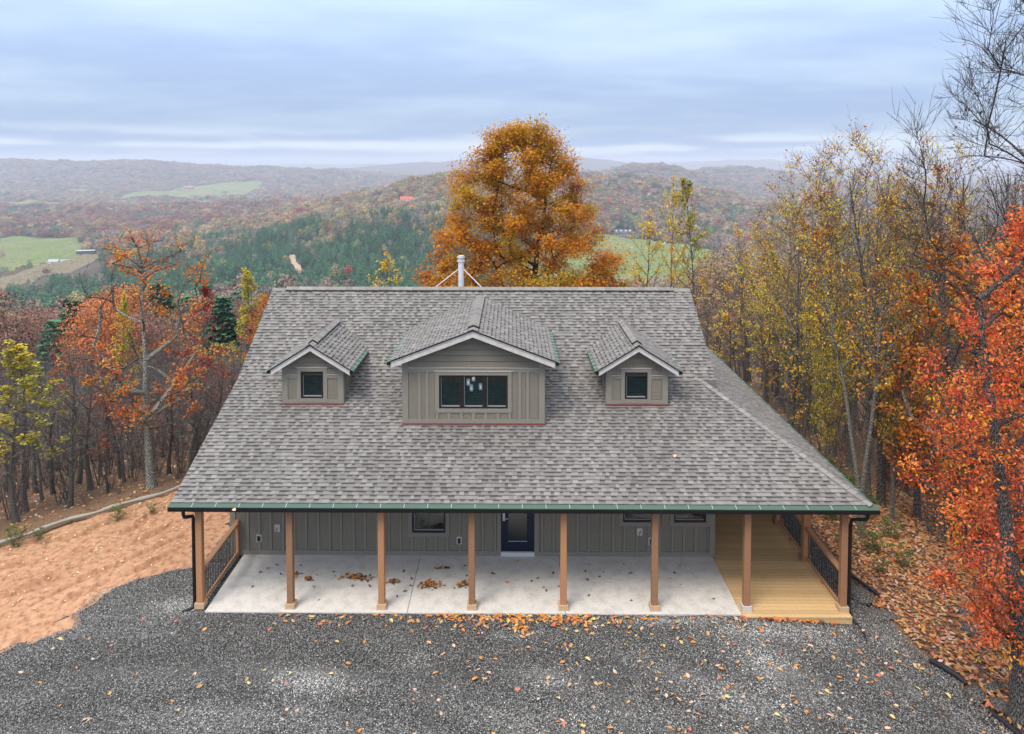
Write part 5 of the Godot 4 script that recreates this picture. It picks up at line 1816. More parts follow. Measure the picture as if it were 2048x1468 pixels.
		if pick > 0.86:
			k = "sparse%d" % [0, 0, 2][r.randi() % 3]
			lab = "slender tree keeping some russet leaves in the steep wood below the clay yard"
		lab = wood_label(k, hgt, px, d, true)
		var s := hgt / 9.0
		plant("woodland_tree", k, Vector3(x, y - 0.1, z), Vector3(maxf(s, 0.75) * r.randf_range(0.8, 1.1), s, maxf(s, 0.75)), r.randf() * TAU, lab, "tree", "trees of the steep wood below the clay yard")
		n += 1
	n = 0
	tries = 0
	while n < 125 and tries < 9000:
		tries += 1
		var d := r.randf_range(21.0, 62.0)
		var px := r.randf_range(1370.0, 2150.0)
		var x := (px - 1024.0) * d / 1408.0
		var z := EYE.z - d
		if outside(x, z) < (1.2 if d > 24 else 2.5) or x < 9.9 + maxf(0.0, (-z - 15.0)) * 0.0 and z > -17.0 or not far_enough(spots, Vector2(x, z), 0.7 + 0.012 * d):
			continue
		spots.append(Vector2(x, z))
		var y := land(x, z)
		var row := lerpf(600.0, 350.0, clampf((px - 1400.0) / 300.0, 0.0, 1.0)) + r.randf_range(-50, 220)
		var hgt := clampf(EYE.y - (row - 325.0) * d / 1408.0 - y, 4.5, 13.5)
		var pick := r.randf()
		var k := "bare%d" % (r.randi() % 5)
		var lab := "bare slender trunk in the wood beyond the side porch"
		if pick > 0.86:
			k = "sparse%d" % (r.randi() % 2)
			lab = "slender tree with thin russet or yellow leaves in the wood beyond the side porch"
		elif pick > 0.74:
			k = "yellow"
			lab = "yellow leaved tree in the wood beyond the side porch"
		lab = wood_label(k, hgt, px, d, false)
		var s := hgt / 9.0
		plant("woodland_tree", k, Vector3(x, y - 0.1, z), Vector3(maxf(s, 0.8) * r.randf_range(0.8, 1.05), s, maxf(s, 0.8)), r.randf() * TAU, lab, "tree", "trees of the wood beyond the side porch")
		n += 1
	# brushwood between the trunks
	var brush: Array = []
	for k in 1000:
		var left := k % 5 < 3
		var d := r.randf_range(21.0, 70.0)
		var px := r.randf_range(-200.0, 560.0) if left else r.randf_range(1370.0, 2200.0)
		var x := (px - 1024.0) * d / 1408.0
		var z := EYE.z - d
		var s := outside(x, z)
		if s < 0.5 or (not left and (s < 3.0 or x < 10.4 and z > -17.0)):
			continue
		var b := Basis(Vector3.UP, r.randf() * TAU).scaled(Vector3.ONE * r.randf_range(0.5, 1.25) * (0.75 if s < 1.5 else 1.0))
		brush.append(Transform3D(b, Vector3(x, land(x, z) - 0.05, z)))
	stuff(multi("brushwood", tree_kinds["brush"][0], M.bark, brush), "tangle of bare twigs filling the woods round the yard", "brushwood")
	# green shrubs at the foot of the eastern wood, and two by the clay edge
	var sh := [[1665, 23.5, 1.1], [1745, 21.5, 0.9], [1700, 25.5, 1.2], [1780, 22.6, 0.8], [1640, 27.0, 1.1], [1730, 24.0, 1.0], [1805, 20.8, 0.7], [1690, 21.6, 0.6], [1762, 20.3, 0.5], [232, 22.9, 0.5], [20, 21.5, 0.6], [300, 23.4, 0.3], [70, 21.9, 0.35]]
	for q in sh:
		var x: float = (q[0] - 1024.0) * q[1] / 1408.0
		var z: float = EYE.z - q[1] + 0.4
		var east: bool = q[0] > 1000
		plant("shrub", "shrub", Vector3(x, land(x, z) - 0.03, z), Vector3.ONE * q[2] * (0.7 if east else 0.8), r.randf() * 6.0, "leafy green shrub at the foot of the wood beside the side deck" if east else "small green shrub at the outer edge of the clay yard", "shrub", "green shrubs beside the side deck" if east else "green shrubs at the clay edge")

func wood_label(k: String, tall: float, px: float, d: float, west: bool) -> String:
	var looks := {"bare0": "brown bare", "bare1": "dark thick bare", "bare2": "thick grey bare", "bare3": "thin brown bare", "bare4": "thin dark bare", "sparse0": "russet leaved", "sparse1": "yellow leaved", "sparse2": "dull red leaved", "yellow": "bright yellow"}
	var sizes := "short" if tall < 6.0 else ("tall" if tall > 9.0 else "middling")
	var deep := "at the wood edge" if d < 29.0 else ("some way into the wood" if d < 42.0 else "deep in the wood")
	var where := ""
	if west:
		where = "below the yellow green tree" if px < 110.0 else ("beside the lichen covered oak" if px < 330.0 else "near the western roof rake")
	else:
		where = "past the upper roof corner" if px < 1560.0 else ("behind the tall grey trunks" if px < 1820.0 else "behind the red oak")
	return "%s %s tree %s, %s" % [sizes, looks[k], deep, where]

func far_enough(spots: Array[Vector2], p: Vector2, gap: float) -> bool:
	for s in spots:
		if s.distance_squared_to(p) < gap * gap:
			return false
	return true

# ------------------------------------------------------------------ the valley woods
func clump_crown(sd: int, h: float, w: float, foot: float, n: int, leaf: float, lobes: int) -> ArrayMesh:
	var r := RandomNumberGenerator.new()
	r.seed = sd
	var b := MB.new()
	b.col = Color(0.5, 0.45, 0.42)
	b.tube(PackedVector3Array([Vector3(0, -1, 0), Vector3(0, h * 0.7, 0)]), PackedFloat32Array([0.2, 0.08]), 4)
	var cs := []
	for k in lobes:
		var t := (k + 0.5) / lobes
		var az := k * 2.4
		var rad := w * 0.5 * sin(PI * clampf(0.2 + 0.75 * t, 0, 1))
		cs.append([Vector3(cos(az) * rad * 0.65, lerpf(foot, 0.88, t) * h, sin(az) * rad * 0.65), w * r.randf_range(0.2, 0.32), r.randf_range(0.8, 1.15)])
	for k in n:
		var c = cs[r.randi() % lobes]
		var d := Vector3(r.randf_range(-1, 1), r.randf_range(-0.7, 1), r.randf_range(-1, 1)).normalized()
		var a: Vector3 = c[0] + d * c[1] * r.randf_range(0.7, 1.08)
		var g: float = r.randf_range(0.75, 1.2) * c[2]
		b.col = Color(g, g, g) * r.randf_range(0.65, 1.3)
		var u := Vector3(r.randf_range(-1, 1), r.randf_range(-1, 1), r.randf_range(-1, 1)).normalized()
		var t2 := d.cross(u).normalized()
		b.leaf(a - t2 * leaf * 0.5, t2, (d * 0.4 + t2.cross(d)).normalized(), leaf * r.randf_range(0.6, 1.3), leaf * 0.4)
	return b.mesh()

func pine_crown(sd: int, h: float, w: float, n: int) -> ArrayMesh:
	var r := RandomNumberGenerator.new()
	r.seed = sd
	var b := MB.new()
	b.col = Color(0.8, 0.5, 0.4)
	b.tube(PackedVector3Array([Vector3(0, -1, 0), Vector3(0, h * 0.95, 0)]), PackedFloat32Array([0.2, 0.03]), 4)
	for k in n:
		var t := pow(r.randf(), 1.25)
		t = (floor(t * 9.0) + r.randf() * 0.55) / 9.0
		var y := lerpf(0.14, 1.0, t) * h
		var az := r.randf() * TAU
		var rad := w * 0.5 * (1.0 - t) * r.randf_range(0.2, 1.0) + 0.1
		var g := r.randf_range(0.7, 1.25)
		b.col = Color(g, g, g)
		var o := Vector3(cos(az), 0, sin(az))
		var l := (w * 0.2 * (1.0 - t * 0.6) + 0.35) * r.randf_range(0.7, 1.2)
		b.leaf(o * rad + Vector3(0, y, 0), (o + Vector3(0, r.randf_range(-0.35, 0.25), 0)).normalized(), Vector3(-sin(az), r.randf_range(-0.4, 0.4), cos(az)).normalized(), l, l * 0.42)
	return b.mesh()

func twig_crown(sd: int, h: float, w: float, n: int) -> ArrayMesh:
	var r := RandomNumberGenerator.new()
	r.seed = sd
	var b := MB.new()
	b.col = Color(1.2, 1.15, 1.1)
	b.tube(PackedVector3Array([Vector3(0, -1, 0), Vector3(0, h * 0.8, 0)]), PackedFloat32Array([0.17, 0.05]), 4)
	for k in n:
		var t := r.randf()
		var az := r.randf() * TAU
		var el := lerpf(0.5, 1.2, t)
		var a := Vector3(0, lerpf(0.25, 0.8, t) * h, 0) + Vector3(cos(az), 0.4, sin(az)) * w * 0.35 * r.randf() * sin(PI * (0.25 + 0.6 * t))
		var g := r.randf_range(0.7, 1.2)
		b.col = Color(g, g, g)
		var d := Vector3(cos(az + r.randf()) * cos(el), sin(el), sin(az + r.randf()) * cos(el))
		var l := w * r.randf_range(0.15, 0.4)
		var s := d.cross(Vector3(r.randf(), r.randf(), r.randf())).normalized()
		b.leaf(a, d, s, l, 0.05 + l * 0.05)
	return b.mesh()

# room kept round the valley buildings: column, distance, half width, depth in front
const CLEARED := [[1246.0, 835.0, 13.0, 60.0], [812.0, 1010.0, 11.0, 34.0], [98.0, 676.0, 8.0, 50.0], [115.0, 694.0, 8.0, 40.0], [135.0, 684.0, 8.0, 40.0], [164.0, 775.0, 12.0, 50.0], [634.0, 1720.0, 9.0, 50.0], [513.0, 1700.0, 9.0, 50.0], [375.0, 2650.0, 20.0, 90.0], [590.0, 545.0, 4.0, 40.0], [600.0, 512.0, 4.0, 40.0], [582.0, 575.0, 4.0, 40.0]]
const PINES := [[-300, 330], [-370, 500], [-420, 640], [-330, 830], [-190, 900], [-60, 860], [20, 720], [20, 560], [20, 340], [-200, 340]]

func far_woods() -> void:
	var pines := PackedVector2Array()
	for q in PINES:
		pines.append(Vector2(q[0], q[1]))
	var nz := FastNoiseLite.new()
	nz.seed = 71
	nz.frequency = 0.004
	nz.fractal_octaves = 3
	var kinds := {"pine": [], "round": [], "bare": []}
	for k in 3:
		kinds.pine.append(pine_crown(500 + k, 11.0, 5.5 + k * 0.5, 300))
		kinds.round.append(clump_crown(510 + k, 10.5, 7.5, 0.35, 300, 1.0, 9))
		kinds.bare.append(twig_crown(520 + k, 10.5, 6.5, 130))
	var near_kinds := {"pine": [], "round": [], "bare": []}
	for k in 3:
		near_kinds.pine.append(pine_crown(530 + k, 11.0, 5.5 + k * 0.5, 1500))
		near_kinds.round.append(clump_crown(540 + k, 10.5, 7.5, 0.3, 9000, 0.18, 16))
		near_kinds.bare.append(twig_crown(550 + k, 10.5, 6.0, 420))
	var at := {}
	var tint := {}
	for t in kinds:
		for k in 3:
			at[t + str(k)] = []
			tint[t + str(k)] = PackedColorArray()
	var r := RandomNumberGenerator.new()
	r.seed = 909
	var mauve := [Color(0.29, 0.25, 0.225), Color(0.25, 0.215, 0.195), Color(0.32, 0.28, 0.24)]
	var russet := [Color(0.31, 0.17, 0.1), Color(0.26, 0.145, 0.09), Color(0.24, 0.1, 0.07), Color(0.35, 0.23, 0.13)]
	var gold := [Color(0.42, 0.33, 0.15), Color(0.36, 0.28, 0.14), Color(0.3, 0.27, 0.13), Color(0.42, 0.28, 0.12), Color(0.25, 0.25, 0.11)]
	var pine := [Color(0.06, 0.17, 0.09), Color(0.08, 0.215, 0.11), Color(0.045, 0.13, 0.08)]
	var red := [Color(0.34, 0.05, 0.05), Color(0.26, 0.04, 0.045), Color(0.42, 0.15, 0.06)]
	var d := 50.0
	var things := 0
	while d < 3800.0:
		var gap := 4.8 if d < 320.0 else clampf(d / 135.0, 5.0, 15.0)
		var half := d * 0.8
		var x := -half + r.randf() * gap
		while x < half:
			var xx := x + r.randf_range(-0.4, 0.4) * gap
			var dd := d + r.randf_range(-0.45, 0.45) * gap
			x += gap
			var px := 1024.0 + xx * 1408.0 / dd
			var z := EYE.z - dd
			var m := meadow_at(xx, dd)
			if m >= 0 and r.randf() > 0.006:
				continue
			var blocked := false
			for q in CLEARED:
				var x0: float = (q[0] - 1024.0) * q[1] / 1408.0
				if dd > q[1] - q[3] and dd < q[1] + 9.0 and absf(xx - x0 * dd / q[1]) < q[2]:
					blocked = true
			if blocked:
				continue
			if dd < 64.0 and (px < 560 or px > 1370):
				continue
			var y := land(xx, z)
			var wide := 1.0 if dd < 320.0 else clampf(gap / 5.4, 0.9, 2.4)
			var hs := r.randf_range(0.75, 1.2)
			var n := nz.get_noise_2d(xx, dd)
			var n2 := nz.get_noise_2d(xx * 2.5 + 900.0, dd * 2.5)
			# what grows here
			var kind_ := "bare"
			var c: Color = mauve[r.randi() % 3]
			var roll := r.randf()
			if Geometry2D.is_point_in_polygon(Vector2(xx, dd), pines):
				var edge := clampf((860.0 - dd) / 240.0 + n2 * 1.3, 0.2, 0.96)
				if roll < edge: kind_ = "pine"
				elif roll < edge + 0.3 * (1.0 - edge): kind_ = "round"; c = gold[r.randi() % 5]
				hs *= 0.85
			elif dd < 320.0:
				if px < 560.0 and roll > 0.76: kind_ = "pine"
				elif roll < 0.42 + n2 * 0.4: kind_ = "bare"
				elif roll < 0.66: kind_ = "round"; c = russet[r.randi() % 4].lerp(mauve[2], 0.3)
				elif roll < 0.7: kind_ = "round"; c = red[r.randi() % 3]
				elif roll < 0.84: kind_ = "round"; c = gold[r.randi() % 5]
				elif px < 1000.0: kind_ = "pine"
			elif xx > 60.0 and dd > 820.0:
				if roll < 0.3 + n2 * 0.7: kind_ = "pine"
				elif roll < 0.6: kind_ = "round"; c = russet[r.randi() % 4].lerp(mauve[0], 0.4)
				elif roll < 0.75: kind_ = "round"; c = gold[r.randi() % 5]
			elif dd > 820.0 and xx > -430.0 and dd < 1600.0:
				if roll < 0.5: kind_ = "round"; c = gold[r.randi() % 5].lerp(mauve[1], r.randf() * 0.5)
				elif roll < 0.64: kind_ = "round"; c = russet[r.randi() % 4]
				elif roll < 0.7 + n2 * 0.25: kind_ = "pine"
			elif dd > 950.0 and dd < 1700.0:
				if roll < 0.45 + n * 0.8: kind_ = "round"; c = russet[r.randi() % 4].lerp(Color(0.15, 0.06, 0.05), r.randf() * 0.6)
				elif roll < 0.6: kind_ = "pine"
				elif roll < 0.68: kind_ = "round"; c = gold[r.randi() % 5]
			else:
				if roll < 0.3: kind_ = "round"; c = russet[r.randi() % 4].lerp(mauve[0], 0.5)
				elif roll < 0.46 + n2 * 0.4: kind_ = "pine"
				elif roll < 0.58: kind_ = "round"; c = gold[r.randi() % 5]
			if kind_ == "pine":
				c = pine[r.randi() % 3]
			c = c * r.randf_range(0.7, 1.35)
			if kind_ == "round" and r.randf() < 0.22:
				hs *= 1.25
			if dd > 320.0 and kind_ == "round" and r.randf() < 0.05:
				c = red[r.randi() % 3] * 1.2
			var tall := 11.0 * hs
			# leave out what the ground or the house hides by a wide margin
			var top_slope := (y + tall + 6.0 - EYE.y) / dd
			var col := clampi(int(round((xx / dd / FAN_W + 1.0) * 0.5 * FAN_COLS)), 0, FAN_COLS)
			var row := 0
			if dd > fan_rows[0]:
				row = clampi(int(log(dd / fan_rows[0]) / log(1.022)) - 2, 0, fan_rows.size() - 1)
				if top_slope < fan_vis[col][row] - 0.002:
					continue
			var top_px := 325.0 - (y + tall - EYE.y) * 1408.0 / dd
			if dd > 330.0 and dd < 705.0 and px < 195.0 and top_px < (566.0 if px < 85.0 else 546.0):
				continue
			if dd < 330.0:
				if px > 500.0 and px < 1385.0 or px <= 500.0 and top_px < 548.0 or px >= 1385.0 and top_px < 470.0:
					continue
			if px > 430.0 and px < 1420.0 and top_px > 660.0 or px > 520.0 and px < 1370.0 and top_px > 610.0:
				continue
			var v := r.randi() % 3
			var b := Basis(Vector3.UP, r.randf() * TAU).scaled(Vector3(hs * wide, hs, hs * wide))
			if dd < 320.0 and things < 290 and absf(px - 1024.0) < 1120.0:
				var names := {"pine": ["pine_tree", "dark green pine on the wooded slope below the house"], "round": ["autumn_tree", "leafy %s tree on the wooded slope below the house" % ("russet" if c.r > c.g * 2.2 else "gold brown")], "bare": ["bare_tree", "bare grey tree on the wooded slope below the house"]}
				var far_word := "just beyond the near trees" if dd < 120.0 else ("halfway down the slope" if dd < 220.0 else "at the foot of the slope")
				var side := "above the barn pasture" if px < 170.0 else ("about the orange oak" if px < 500.0 else ("beyond the upper roof corner" if px < 1600.0 else "behind the eastern trees"))
				var t := thing(names[kind_][0], names[kind_][1].replace("on the wooded slope below the house", "%s, %s" % [far_word, side]), "tree", Vector3(xx, y - 0.2, z), 0.0, "trees on the slope below the house")
				t.basis = b
				if kind_ == "bare":
					var bk := "bare%d" % (r.randi() % 5)
					obj("trunk", tree_kinds[bk][0], M.bark, t)
				else:
					obj("crown", near_kinds[kind_][v], leaf_tone(kind_, c), t)
				things += 1
			else:
				at[kind_ + str(v)].append(Transform3D(b, Vector3(xx, y - 0.2, z)))
				tint[kind_ + str(v)].append(c)
		d += gap * (0.9 if d < 320.0 else 1.0)
	# hedgerows and bushes along the pasture edges
	for m in meadow_polys.size():
		var poly := meadow_polys[m]
		var total := 0.0
		for k in poly.size():
			total += poly[k].distance_to(poly[(k + 1) % poly.size()])
		var step := maxf(5.0, poly[0].y / 110.0)
		var run := 0.0
		for k in poly.size():
			var a := poly[k]
			var e := poly[(k + 1) % poly.size()]
			while run < a.distance_to(e):
				var p := a.lerp(e, run / a.distance_to(e)) + Vector2(r.randfn(0, 3.0), r.randfn(0, 4.0))
				run += step * r.randf_range(0.5, 1.6)
				if nz.get_noise_2d(p.x * 6.0, p.y * 6.0) < -0.12 or m == 3 and p.y < 640.0 or m == 4:
					continue
				var px := 1024.0 + p.x * 1408.0 / p.y
				if absf(px - 1246.0) < 30.0 or px > 85.0 and px < 185.0 and p.y < 790.0:
					continue
				var t: String = ["bare", "bare", "round", "bare", "pine"][r.randi() % 5]
				var v := r.randi() % 3
				var hs := r.randf_range(0.25, 0.7)
				at[t + str(v)].append(Transform3D(Basis(Vector3.UP, r.randf() * TAU).scaled(Vector3(hs * 1.4, hs, hs * 1.4)), Vector3(p.x, land(p.x, EYE.z - p.y) - 0.2, EYE.z - p.y)))
				tint[t + str(v)].append((mauve[r.randi() % 3] if t == "bare" else (pine[0] if t == "pine" else russet[r.randi() % 4])) as Color)
			run -= a.distance_to(e)
	var lab := {"pine": "dark green pine woods of the valley", "round": "russet and gold autumn woods of the valley", "bare": "bare grey woods of the valley"}
	var nm := {"pine": "pine_wood", "round": "autumn_wood", "bare": "bare_wood"}
	for t in kinds:
		for k in 3:
			stuff(multi(nm[t], kinds[t][k], M.far_leaf, at[t + str(k)], tint[t + str(k)]), lab[t], "wood")

var tones := {}
func leaf_tone(kind_: String, c: Color) -> Material:
	var key := kind_ + str(int(c.r * 14)) + "_" + str(int(c.g * 14))
	if not tones.has(key):
		var m: StandardMaterial3D = M.far_leaf.duplicate()
		m.albedo_color = c.linear_to_srgb()
		tones[key] = m
	return tones[key]

# ------------------------------------------------------------------ leaves, stones, edges of the yard
const DEAD := [Color(0.45, 0.27, 0.14), Color(0.5, 0.2, 0.05), Color(0.45, 0.14, 0.09), Color(0.16, 0.075, 0.04), Color(0.52, 0.4, 0.15), Color(0.56, 0.37, 0.27), Color(0.48, 0.29, 0.11)]

# an oak leaf lying curled, one unit long
func dead_leaf(sd: int, c: Color, lobes: int) -> ArrayMesh:
	var r := RandomNumberGenerator.new()
	r.seed = sd
	var b := MB.new()
	b.col = c
	var curl := r.randf_range(0.1, 0.45)
	var rim: Array[Vector3] = []
	var n := lobes * 2 + 2
	for side in [1.0, -1.0]:
		for k in n:
			var t := float(k) / (n - 1)
			var w := 0.33 * sin(PI * clampf(0.06 + t * 0.9, 0, 1)) * (1.15 if k % 2 == 1 else 0.62)
			rim.append(Vector3(t - 0.5, absf(w) * curl * 1.6 + 0.12 * curl * (t - 0.5) * (t - 0.5) * 4.0, w * side))
	for k in n - 1:
		var m0 := Vector3(float(k) / (n - 1) - 0.5, 0.0, 0.0)
		var m1 := Vector3(float(k + 1) / (n - 1) - 0.5, 0.0, 0.0)
		b.quad(m0, rim[k], rim[k + 1], m1)
		b.quad(rim[n + k], m0, m1, rim[n + k + 1])
	b.bar(Vector3(-0.5, 0.01, 0), Vector3(-0.68, 0.03, 0.03), 0.012, 0.012, Vector3.UP, 0.002)
	return b.mesh()

func lie(r: RandomNumberGenerator, at: Vector3, s: float) -> Transform3D:
	var b := Basis.from_euler(Vector3(r.randf_range(-0.35, 0.35), r.randf() * TAU, r.randf_range(-0.35, 0.35)))
	if r.randf() < 0.3:
		b = b * Basis(Vector3.RIGHT, PI)
	return Transform3D(b.scaled(Vector3.ONE * s), at)

func gravel_y(x: float, z: float) -> float:
	return land(x, z) + 0.035

func loose_things() -> void:
	var r := RandomNumberGenerator.new()
	r.seed = 4242
	var lm: Array = []
	for k in 14:
		lm.append(dead_leaf(600 + k, DEAD[k % 7] * (1.0 if k < 7 else 0.8), 2 + k % 3))
	# scattered on the slab
	var names := ["tan", "orange", "pinkish red", "dark brown", "yellow", "pale pink", "ochre"]
	var slab := 0
	while slab < 64:
		var x := r.randf_range(-7.6, 1.6) if slab < 50 else r.randf_range(1.6, 5.6)
		var z := -1.25 + r.randfn(0.0, 0.5)
		if z < -2.3 or z > 0.0:
			continue
		var k := [3, 3, 3, 1, 6, 10, 10][r.randi() % 7] as int
		var o := obj("fallen_leaf", lm[k], M.dead_leaf)
		o.transform = lie(r, Vector3(x, 0.02, z), r.randf_range(0.07, 0.13))
		tag(o, "%s fallen leaf lying on the pale porch slab" % names[k % 7], "leaf", "leaves scattered on the porch slab")
		slab += 1
	# heaps blown together on the slab
	var heaps := [[-4.28, -1.28, 0.42, 0.17, 70, "longest leaf heap on the porch slab, left of the third post"], [-3.25, -1.1, 0.17, 0.13, 26, "small round leaf heap just right of the third post"], [-2.23, -0.95, 0.3, 0.2, 70, "deepest leaf heap, midway between the third and fourth posts"], [-1.3, -1.0, 0.2, 0.16, 36, "leaf heap hidden partly by the fourth post"], [-6.05, -1.45, 0.17, 0.07, 14, "little leaf heap left of the second post"], [-5.6, -1.2, 0.14, 0.12, 16, "little leaf heap just right of the second post"], [-1.95, -1.75, 0.2, 0.06, 12, "thin leaf heap near the house wall below the outlet"]]
	for h in heaps:
		var t := thing("leaf_heap", h[5], "leaf heap", Vector3(h[0], 0.0, h[1]))
		var pl: Array = []
		var b := MB.new()
		for k in int(h[4]):
			var p := Vector3(r.randfn(0, 0.45) * h[2], 0.0, r.randfn(0, 0.45) * h[3])
			p.y = 0.015 + 0.07 * r.randf() * maxf(0.0, 1.0 - Vector2(p.x / h[2], p.z / h[3]).length())
			append(b, lm[[8, 1, 3, 10, 8, 10, 13, 3][r.randi() % 8]], lie(r, p, r.randf_range(0.075, 0.125)))
		mobj("leaves", b, M.dead_leaf, t).set_meta("kind", "stuff")
	# on the gravel: the nearest ones as things, the rest together
	var many: Array = []
	var singles := 0
	var all := 0
	while all < 900:
		all += 1
		var x := r.randf_range(-12.0, 10.3)
		var z := r.randf_range(0.3, 5.0)
		var want := 0.16 + 0.75 * smoothstep(-4.0, 5.0, x) 
		if r.randf() > want or poly_depth(Vector2(x, z), gravel_poly) < 0.1:
			continue
		var k := [0, 1, 1, 2, 4, 5, 5, 6, 12, 7][r.randi() % 10] as int
		var tr := lie(r, Vector3(x, gravel_y(x, z) + 0.012, z), r.randf_range(0.075, 0.145))
		if singles < 235 and z > 0.8:
			var o := obj("fallen_leaf", lm[k], M.dead_leaf)
			o.transform = tr
			var where := "near the slab edge" if z < 1.6 else ("in the middle of the drive" if z < 3.0 else "close to the bottom of the picture")
			tag(o, "%s fallen leaf on the dark gravel %s" % [names[k % 7], where], "leaf", "fallen leaves on the gravel drive")
			singles += 1
		else:
			many.append([k, tr])
	# drift along the edge of the slab
	for k in 420:
		var x := r.randf_range(-2.2, 2.0) if k < 330 else r.randf_range(-6.0, 6.0)
		var z := 0.27 + absf(r.randfn(0.0, 0.26 + 0.12 * sin(x * 5.0)))
		if k < 330 and sin(x * 7.3) + 0.6 * sin(x * 17.0 + 1.0) < r.randf_range(-1.4, 0.7):
			continue
		if k < 330 and r.randf() > 0.25 + 0.75 * smoothstep(-2.2, -0.8, x):
			continue
		many.append([[1, 1, 2, 1, 6, 8, 0, 4][r.randi() % 8], lie(r, Vector3(x, gravel_y(x, z) + 0.015 + 0.02 * r.randf(), z), r.randf_range(0.1, 0.16))])
	for k in 46:
		var x := r.randf_range(6.2, 8.2)
		many.append([[1, 2, 3, 8][r.randi() % 4], lie(r, Vector3(x, gravel_y(x, 0.35) + 0.03, 0.33 + 0.06 * r.randf()), 0.13)])
	var b2 := MB.new()
	for q in many:
		append(b2, lm[q[0]], q[1])
	stuff(mobj("leaf_drift", b2, M.dead_leaf), "orange leaves drifted on the gravel along the porch edge", "leaf drift")
	for q in [[467.0, 991.0], [1349.0, 915.0]]:
		var d := 17.6 if q[0] < 1000.0 else 19.3
		var z: float = EYE.z - d + 0.36
		var o := obj("fallen_leaf", lm[5], M.dead_leaf)
		o.transform = lie(r, Vector3((q[0] - 1024.0) * d / 1408.0, roof_y(z) + 0.04, z), 0.15)
		tag(o, "pale leaf lying on the roof shingles above the %s" % ("first post" if q[0] < 1000.0 else "sixth post"), "leaf")
	# litter of the woods
	var litter: Array = []
	var cols := PackedColorArray()
	var lb := MB.new()
	lb.quad(Vector3(-0.5, 0.0, 0), Vector3(0, 0.06, 0.24), Vector3(0.5, 0.02, 0), Vector3(0, 0.05, -0.24))
	var tries := 0
	while litter.size() < 26000 and tries < 90000:
		tries += 1
		var x := 0.0
		var z := 0.0
		var pick := r.randf()
		if pick < 0.72:
			x = r.randf_range(9.2, 17.0)
			z = r.randf_range(-9.0, 5.5)
			if poly_depth(Vector2(x, z), gravel_poly) > -0.12 and z > -3.0 or x < 9.7 and z < -2.0:
				continue
		elif pick < 0.9:
			var d := r.randf_range(24.0, 50.0)
			var px := r.randf_range(1420.0, 2200.0)
			x = (px - 1024.0) * d / 1408.0
			z = EYE.z - d
			if x < 9.6: continue
		else:
			var d := r.randf_range(21.0, 45.0)
			x = (r.randf_range(-150.0, 540.0) - 1024.0) * d / 1408.0
			z = EYE.z - d
			if outside(x, z) < 0.3: continue
		litter.append(lie(r, Vector3(x, land(x, z) + 0.02 + r.randf() * 0.03, z), r.randf_range(0.1, 0.2)))
		cols.append((DEAD[[0, 1, 2, 3, 5, 6, 3, 0, 1][r.randi() % 9]] as Color) * r.randf_range(0.55, 1.1))
	stuff(multi("leaf_litter", lb.mesh(), M.dead_leaf, litter, cols), "thick tan and orange leaf litter on the bank beside the drive", "leaf litter")
	litter = []
	cols = PackedColorArray()
	while litter.size() < 800:
		var x := r.randf_range(-20.0, -8.9)
		var z := r.randf_range(-9.0, 2.5)
		if outside(x, z) > -0.1 or poly_depth(Vector2(x, z), gravel_poly) > -0.1:
			continue
		var clear := smoothstep(0.5, -1.5, z + 0.35 * (x + 12.0))
		if r.randf() > 0.15 + 0.85 * clear:
			continue
		litter.append(lie(r, Vector3(x, land(x, z) + 0.005, z), r.randf_range(0.045, 0.11)))
		cols.append([Color(0.6, 0.44, 0.27), Color(0.55, 0.33, 0.17), Color(0.3, 0.14, 0.07), Color(0.64, 0.5, 0.34)][r.randi() % 4])
	stuff(multi("clay_litter", lb.mesh(), M.dead_leaf, litter, cols), "pale leaves and straw strewn over the clay yard", "leaf litter")
	# loose stones of the drive
	var sm: Array = []
	var stones := []
	var sc := []
	for k in 3:
		sm.append(pebble(700 + k))
		stones.append([])
		sc.append(PackedColorArray())
	for k in 60000:
		var x := r.randf_range(-14.0, 10.6)
		var z := r.randf_range(0.22, 5.1)
		if k % 7 == 0:
			x = r.randf_range(-11.5, -8.2)
			z = r.randf_range(-2.0, 1.2)
		if k % 11 == 0:
			x = r.randf_range(8.8, 10.5)
			z = r.randf_range(-2.5, 4.0)
		if poly_depth(Vector2(x, z), gravel_poly) < -0.02:
			continue
		var p := pale_gravel(x, z)
		var c := Color(0.205, 0.2, 0.193) * r.randf_range(0.45, 1.5)
		if r.randf() < 0.022 + 0.95 * p:
			c = Color(0.52, 0.52, 0.51) * r.randf_range(0.6, 1.15)
		var m := k % 3
		var s := r.randf_range(0.009, 0.021) * (1.25 if r.randf() < 0.1 else 1.0)
		stones[m].append(Transform3D(Basis.from_euler(Vector3(r.randf() * 6.0, r.randf() * 6.0, r.randf() * 6.0)).scaled(Vector3.ONE * s), Vector3(x, gravel_y(x, z) + s * 0.25, z)))
		sc[m].append(c)
	for m in 3:
		stuff(multi("loose_stones", sm[m], M.pebble, stones[m], sc[m]), "loose crushed stones over the drive", "gravel")
	# barrier along the clay edge
	var b := MB.new()
	var pts := PackedVector3Array()
	var rad := PackedFloat32Array()
	for k in 90:
		var t := k / 89.0
		var p := Vector2(-24.0, 4.5).lerp(Vector2(-6.3, -12.55), t)
		p += Vector2(-0.72, 0.69) * 0.1 * sin(k * 0.5) + Vector2(0.694, 0.72) * (0.16 * sin(k * 0.23) + 0.06 * sin(k * 0.9))
		pts.append(Vector3(p.x, land(p.x, p.y) + 0.04, p.y))
		rad.append(0.052 + 0.014 * sin(k * 1.7) + 0.02 * r.randf())
	b.tube(pts, rad, 9, true)
	tag(mobj("silt_barrier", b, M.silt_cloth), "long pale fabric silt barrier lying along the outer edge of the clay yard", "silt barrier")
